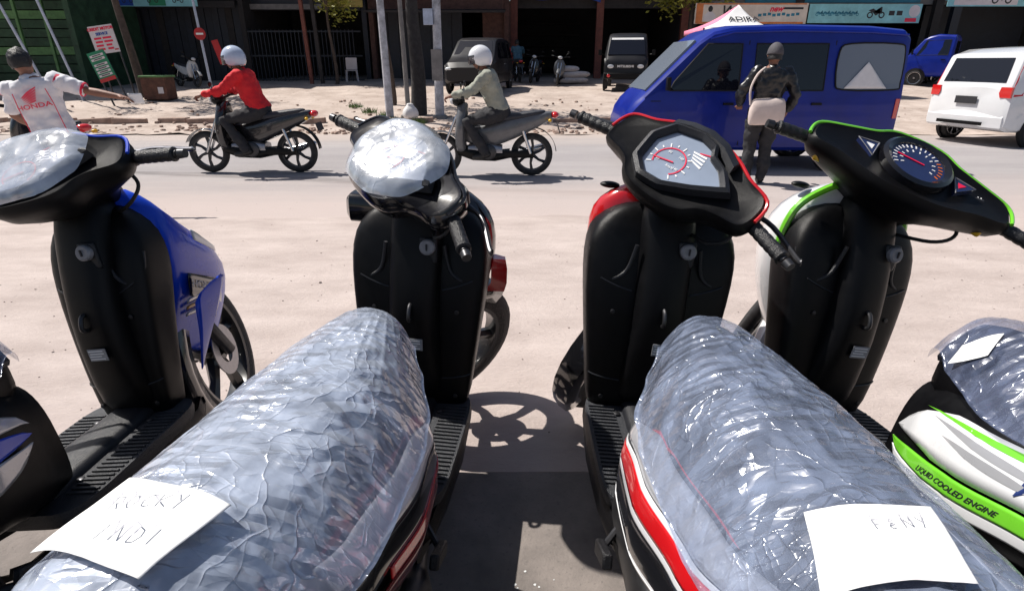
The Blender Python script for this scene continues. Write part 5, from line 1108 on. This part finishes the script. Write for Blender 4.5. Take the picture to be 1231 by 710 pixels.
tree('yellowish drooping tree at the corner of the showroom', 822, 25.5, .10, 3.4, (-.1, 0, 3.75), (1.3, .8, .9), 2600, .20, 'bark', 'leaf_yellow', .1, 5, .8)
tree('spindly yellow leaved tree before the yellow fascia', 405, 24.5, .08, 3.2, (.2, 0, 3.7), (.8, .6, .55), 1500, .14, 'bark', 'leaf_yellow', -.1, 9, 1.2)
def pole(label, px, pxt, Y, r, m, extra=None):
    x, y, z = onv(px, Y); x1 = XY(pxt, Y); o = thing('utility_pole', label, 'pole', (x, y, z-.06)); dx = (x1-x)*1.0
    part('shaft', m, o, lambda b: b.tube([(0, 0, 0), (dx*.5, 0, 1.5), (dx*1.9, 0, 5.5)], [r*1.15, r*1.05, r*.8], 14))
    part('footing', 'concrete', o, lambda b: b.loft([[V((a, c_, zz)) for a, c_ in se(12, s_, s_, 4)] for zz, s_ in ((0, .2), (.12, .19), (.15, .14))])); return o, dx
pole('white utility pole with peeling paint beside the slim brown tree', 466, 461, 14.6, .085, 'peel_paint')
o, dx = pole('peeling post with a small boxed meter right of the dark trunk', 527, 527, 15.0, .10, 'peel_paint')
boxpart('meter_box', 'pale_pole', o, (-.16, -.08, 2.35), (.22, .14, .34)); boxpart('notice', 'concrete', o, (0, -.125, 1.3), (.26, .02, .7))
pole('thin grey pole leaning against the dark trunk', 489, 484, 15.2, .055, 'concrete')
x, y, z = onv(190, 18.6)
o = thing('crate', 'rusty metal crate standing at the foot of the slim bare tree', 'crate', (x, y, z)); boxpart('box_body', 'rust', o, (0, 0, .33), (.74, .55, .64), .02); boxpart('lid', 'green_pale', o, (0, 0, .67), (.80, .60, .05), .01); boxpart('label_patch', 'board_white', o, (.2, -.285, .28), (.16, .012, .18))
for k, (px, dy, dz, a) in enumerate(((679, 0, 0, 4), (693, .1, 0, -6), (684, .1, .2, 8), (695, .15, .22, -12), (682, .2, .42, 3))):
    p = onv(px, 24.6+dy)
    tag(part('sack', 'sack', None, lambda b: b.loft([[V((p[0]+x_, p[1]+y_, p[2]+.12+dz+z_)) for y_, z_ in se(16, .24*w2, .12*w2, 2.6)] for x_, w2 in ((-.46, .25), (-.42, .8), (-.2, 1), (.1, 1.02), (.35, .9), (.44, .45), (.47, .2))]), sub=1), 'full white sack in the heap before the brown shop', 'sack', 'white sacks heaped before the brown shop')
p = onv(491, 14.9)
tag(part('plastic_bag', 'tent_white', None, lambda b: b.loft([[V((p[0]+.19*w2*cos(a)*(1+.15*sin(3*a)), p[1]+.12*w2*sin(a), p[2]+z_)) for a in [2*pi*i/20 for i in range(20)]] for z_, w2 in ((0, .7), (.05, 1), (.16, 1.05), (.26, .8), (.32, .35), (.38, .5))]), sub=1), 'white plastic bag dumped at the foot of the dark trunk', 'bag')
p = onv(424, 25.4)
o = thing('plastic_chair', 'white plastic chair standing before the navy railing', 'chair', p, (0, 0, R(200)))
boxpart('seat', 'board_white', o, (0, 0, .44), (.46, .44, .03), .01); boxpart('backrest', 'board_white', o, (0, .23, .70), (.44, .03, .46), .01, Matrix.Rotation(R(-10), 3, 'X'))
for sx in (-1, 1):
    for sy in (-1, 1): part('leg', 'board_white', o, lambda b: b.tube([(sx*.2, sy*.19, .43), (sx*.23, sy*.22, 0)], .02, 8))
def stones(b):
    rr = random.Random(8)
    for i in range(900):
        x = rr.uniform(-14, 4) if i < 700 else rr.uniform(-20, 16); y = 12.85+abs(rr.gauss(0, .5)) if i < 600 else rr.uniform(13.2, 19); r = rr.uniform(.015, .06)
        b.ell((x, y, terrain(y)+r*.3), (r*rr.uniform(.8, 1.6), r, r*.6), Matrix.Rotation(rr.uniform(0, 3), 3, 'Z'), 6, 4)
tag(part('rubble_edge', 'rubble', None, stones, smooth=False, fix=False), 'broken stones and rubble scattered along the road edge', 'rubble', kind='stuff')
rr = random.Random(21)
for k in range(26):                                                # broken kerb blocks along the far side
    x = -12.5+k*.86+rr.uniform(-.1, .1)
    if 7.2 < x or -1.6 < x < -.2: continue
    tag(boxpart('kerb_stone', 'rubble', None, (x, 14.35+rr.uniform(-.12, .12), terrain(14.35)+.03), (.74, .2, .16), .02, Matrix.Rotation(R(rr.uniform(-9, 9)), 3, 'Z') @ Matrix.Rotation(R(rr.uniform(-5, 5)), 3, 'Y')), 'rough kerb stone in the broken line along the far verge', 'kerb stone', 'broken kerb stones of the far verge')
def weeds(b):
    rr = random.Random(5)
    for (px, Y) in ((470, 14.3), (500, 14.1), (441, 16), (425, 17), (460, 15.4)):
        x, y, z = onv(px, Y)
        for i in range(70):
            a = rr.uniform(0, 6.28); d = rr.random()*.22; p = V((x+d*cos(a), y+d*sin(a), z)); t = V((rr.uniform(-.1, .1), rr.uniform(-.1, .1), rr.uniform(.06, .18))); s2 = V((.012, 0, 0))
            b.add([p-s2, p+s2, p+t], [(0, 1, 2)])
tag(part('weeds', 'leaf', None, weeds, smooth=False, fix=False), 'tufts of green weeds on the dirt verge', 'weeds', kind='stuff')
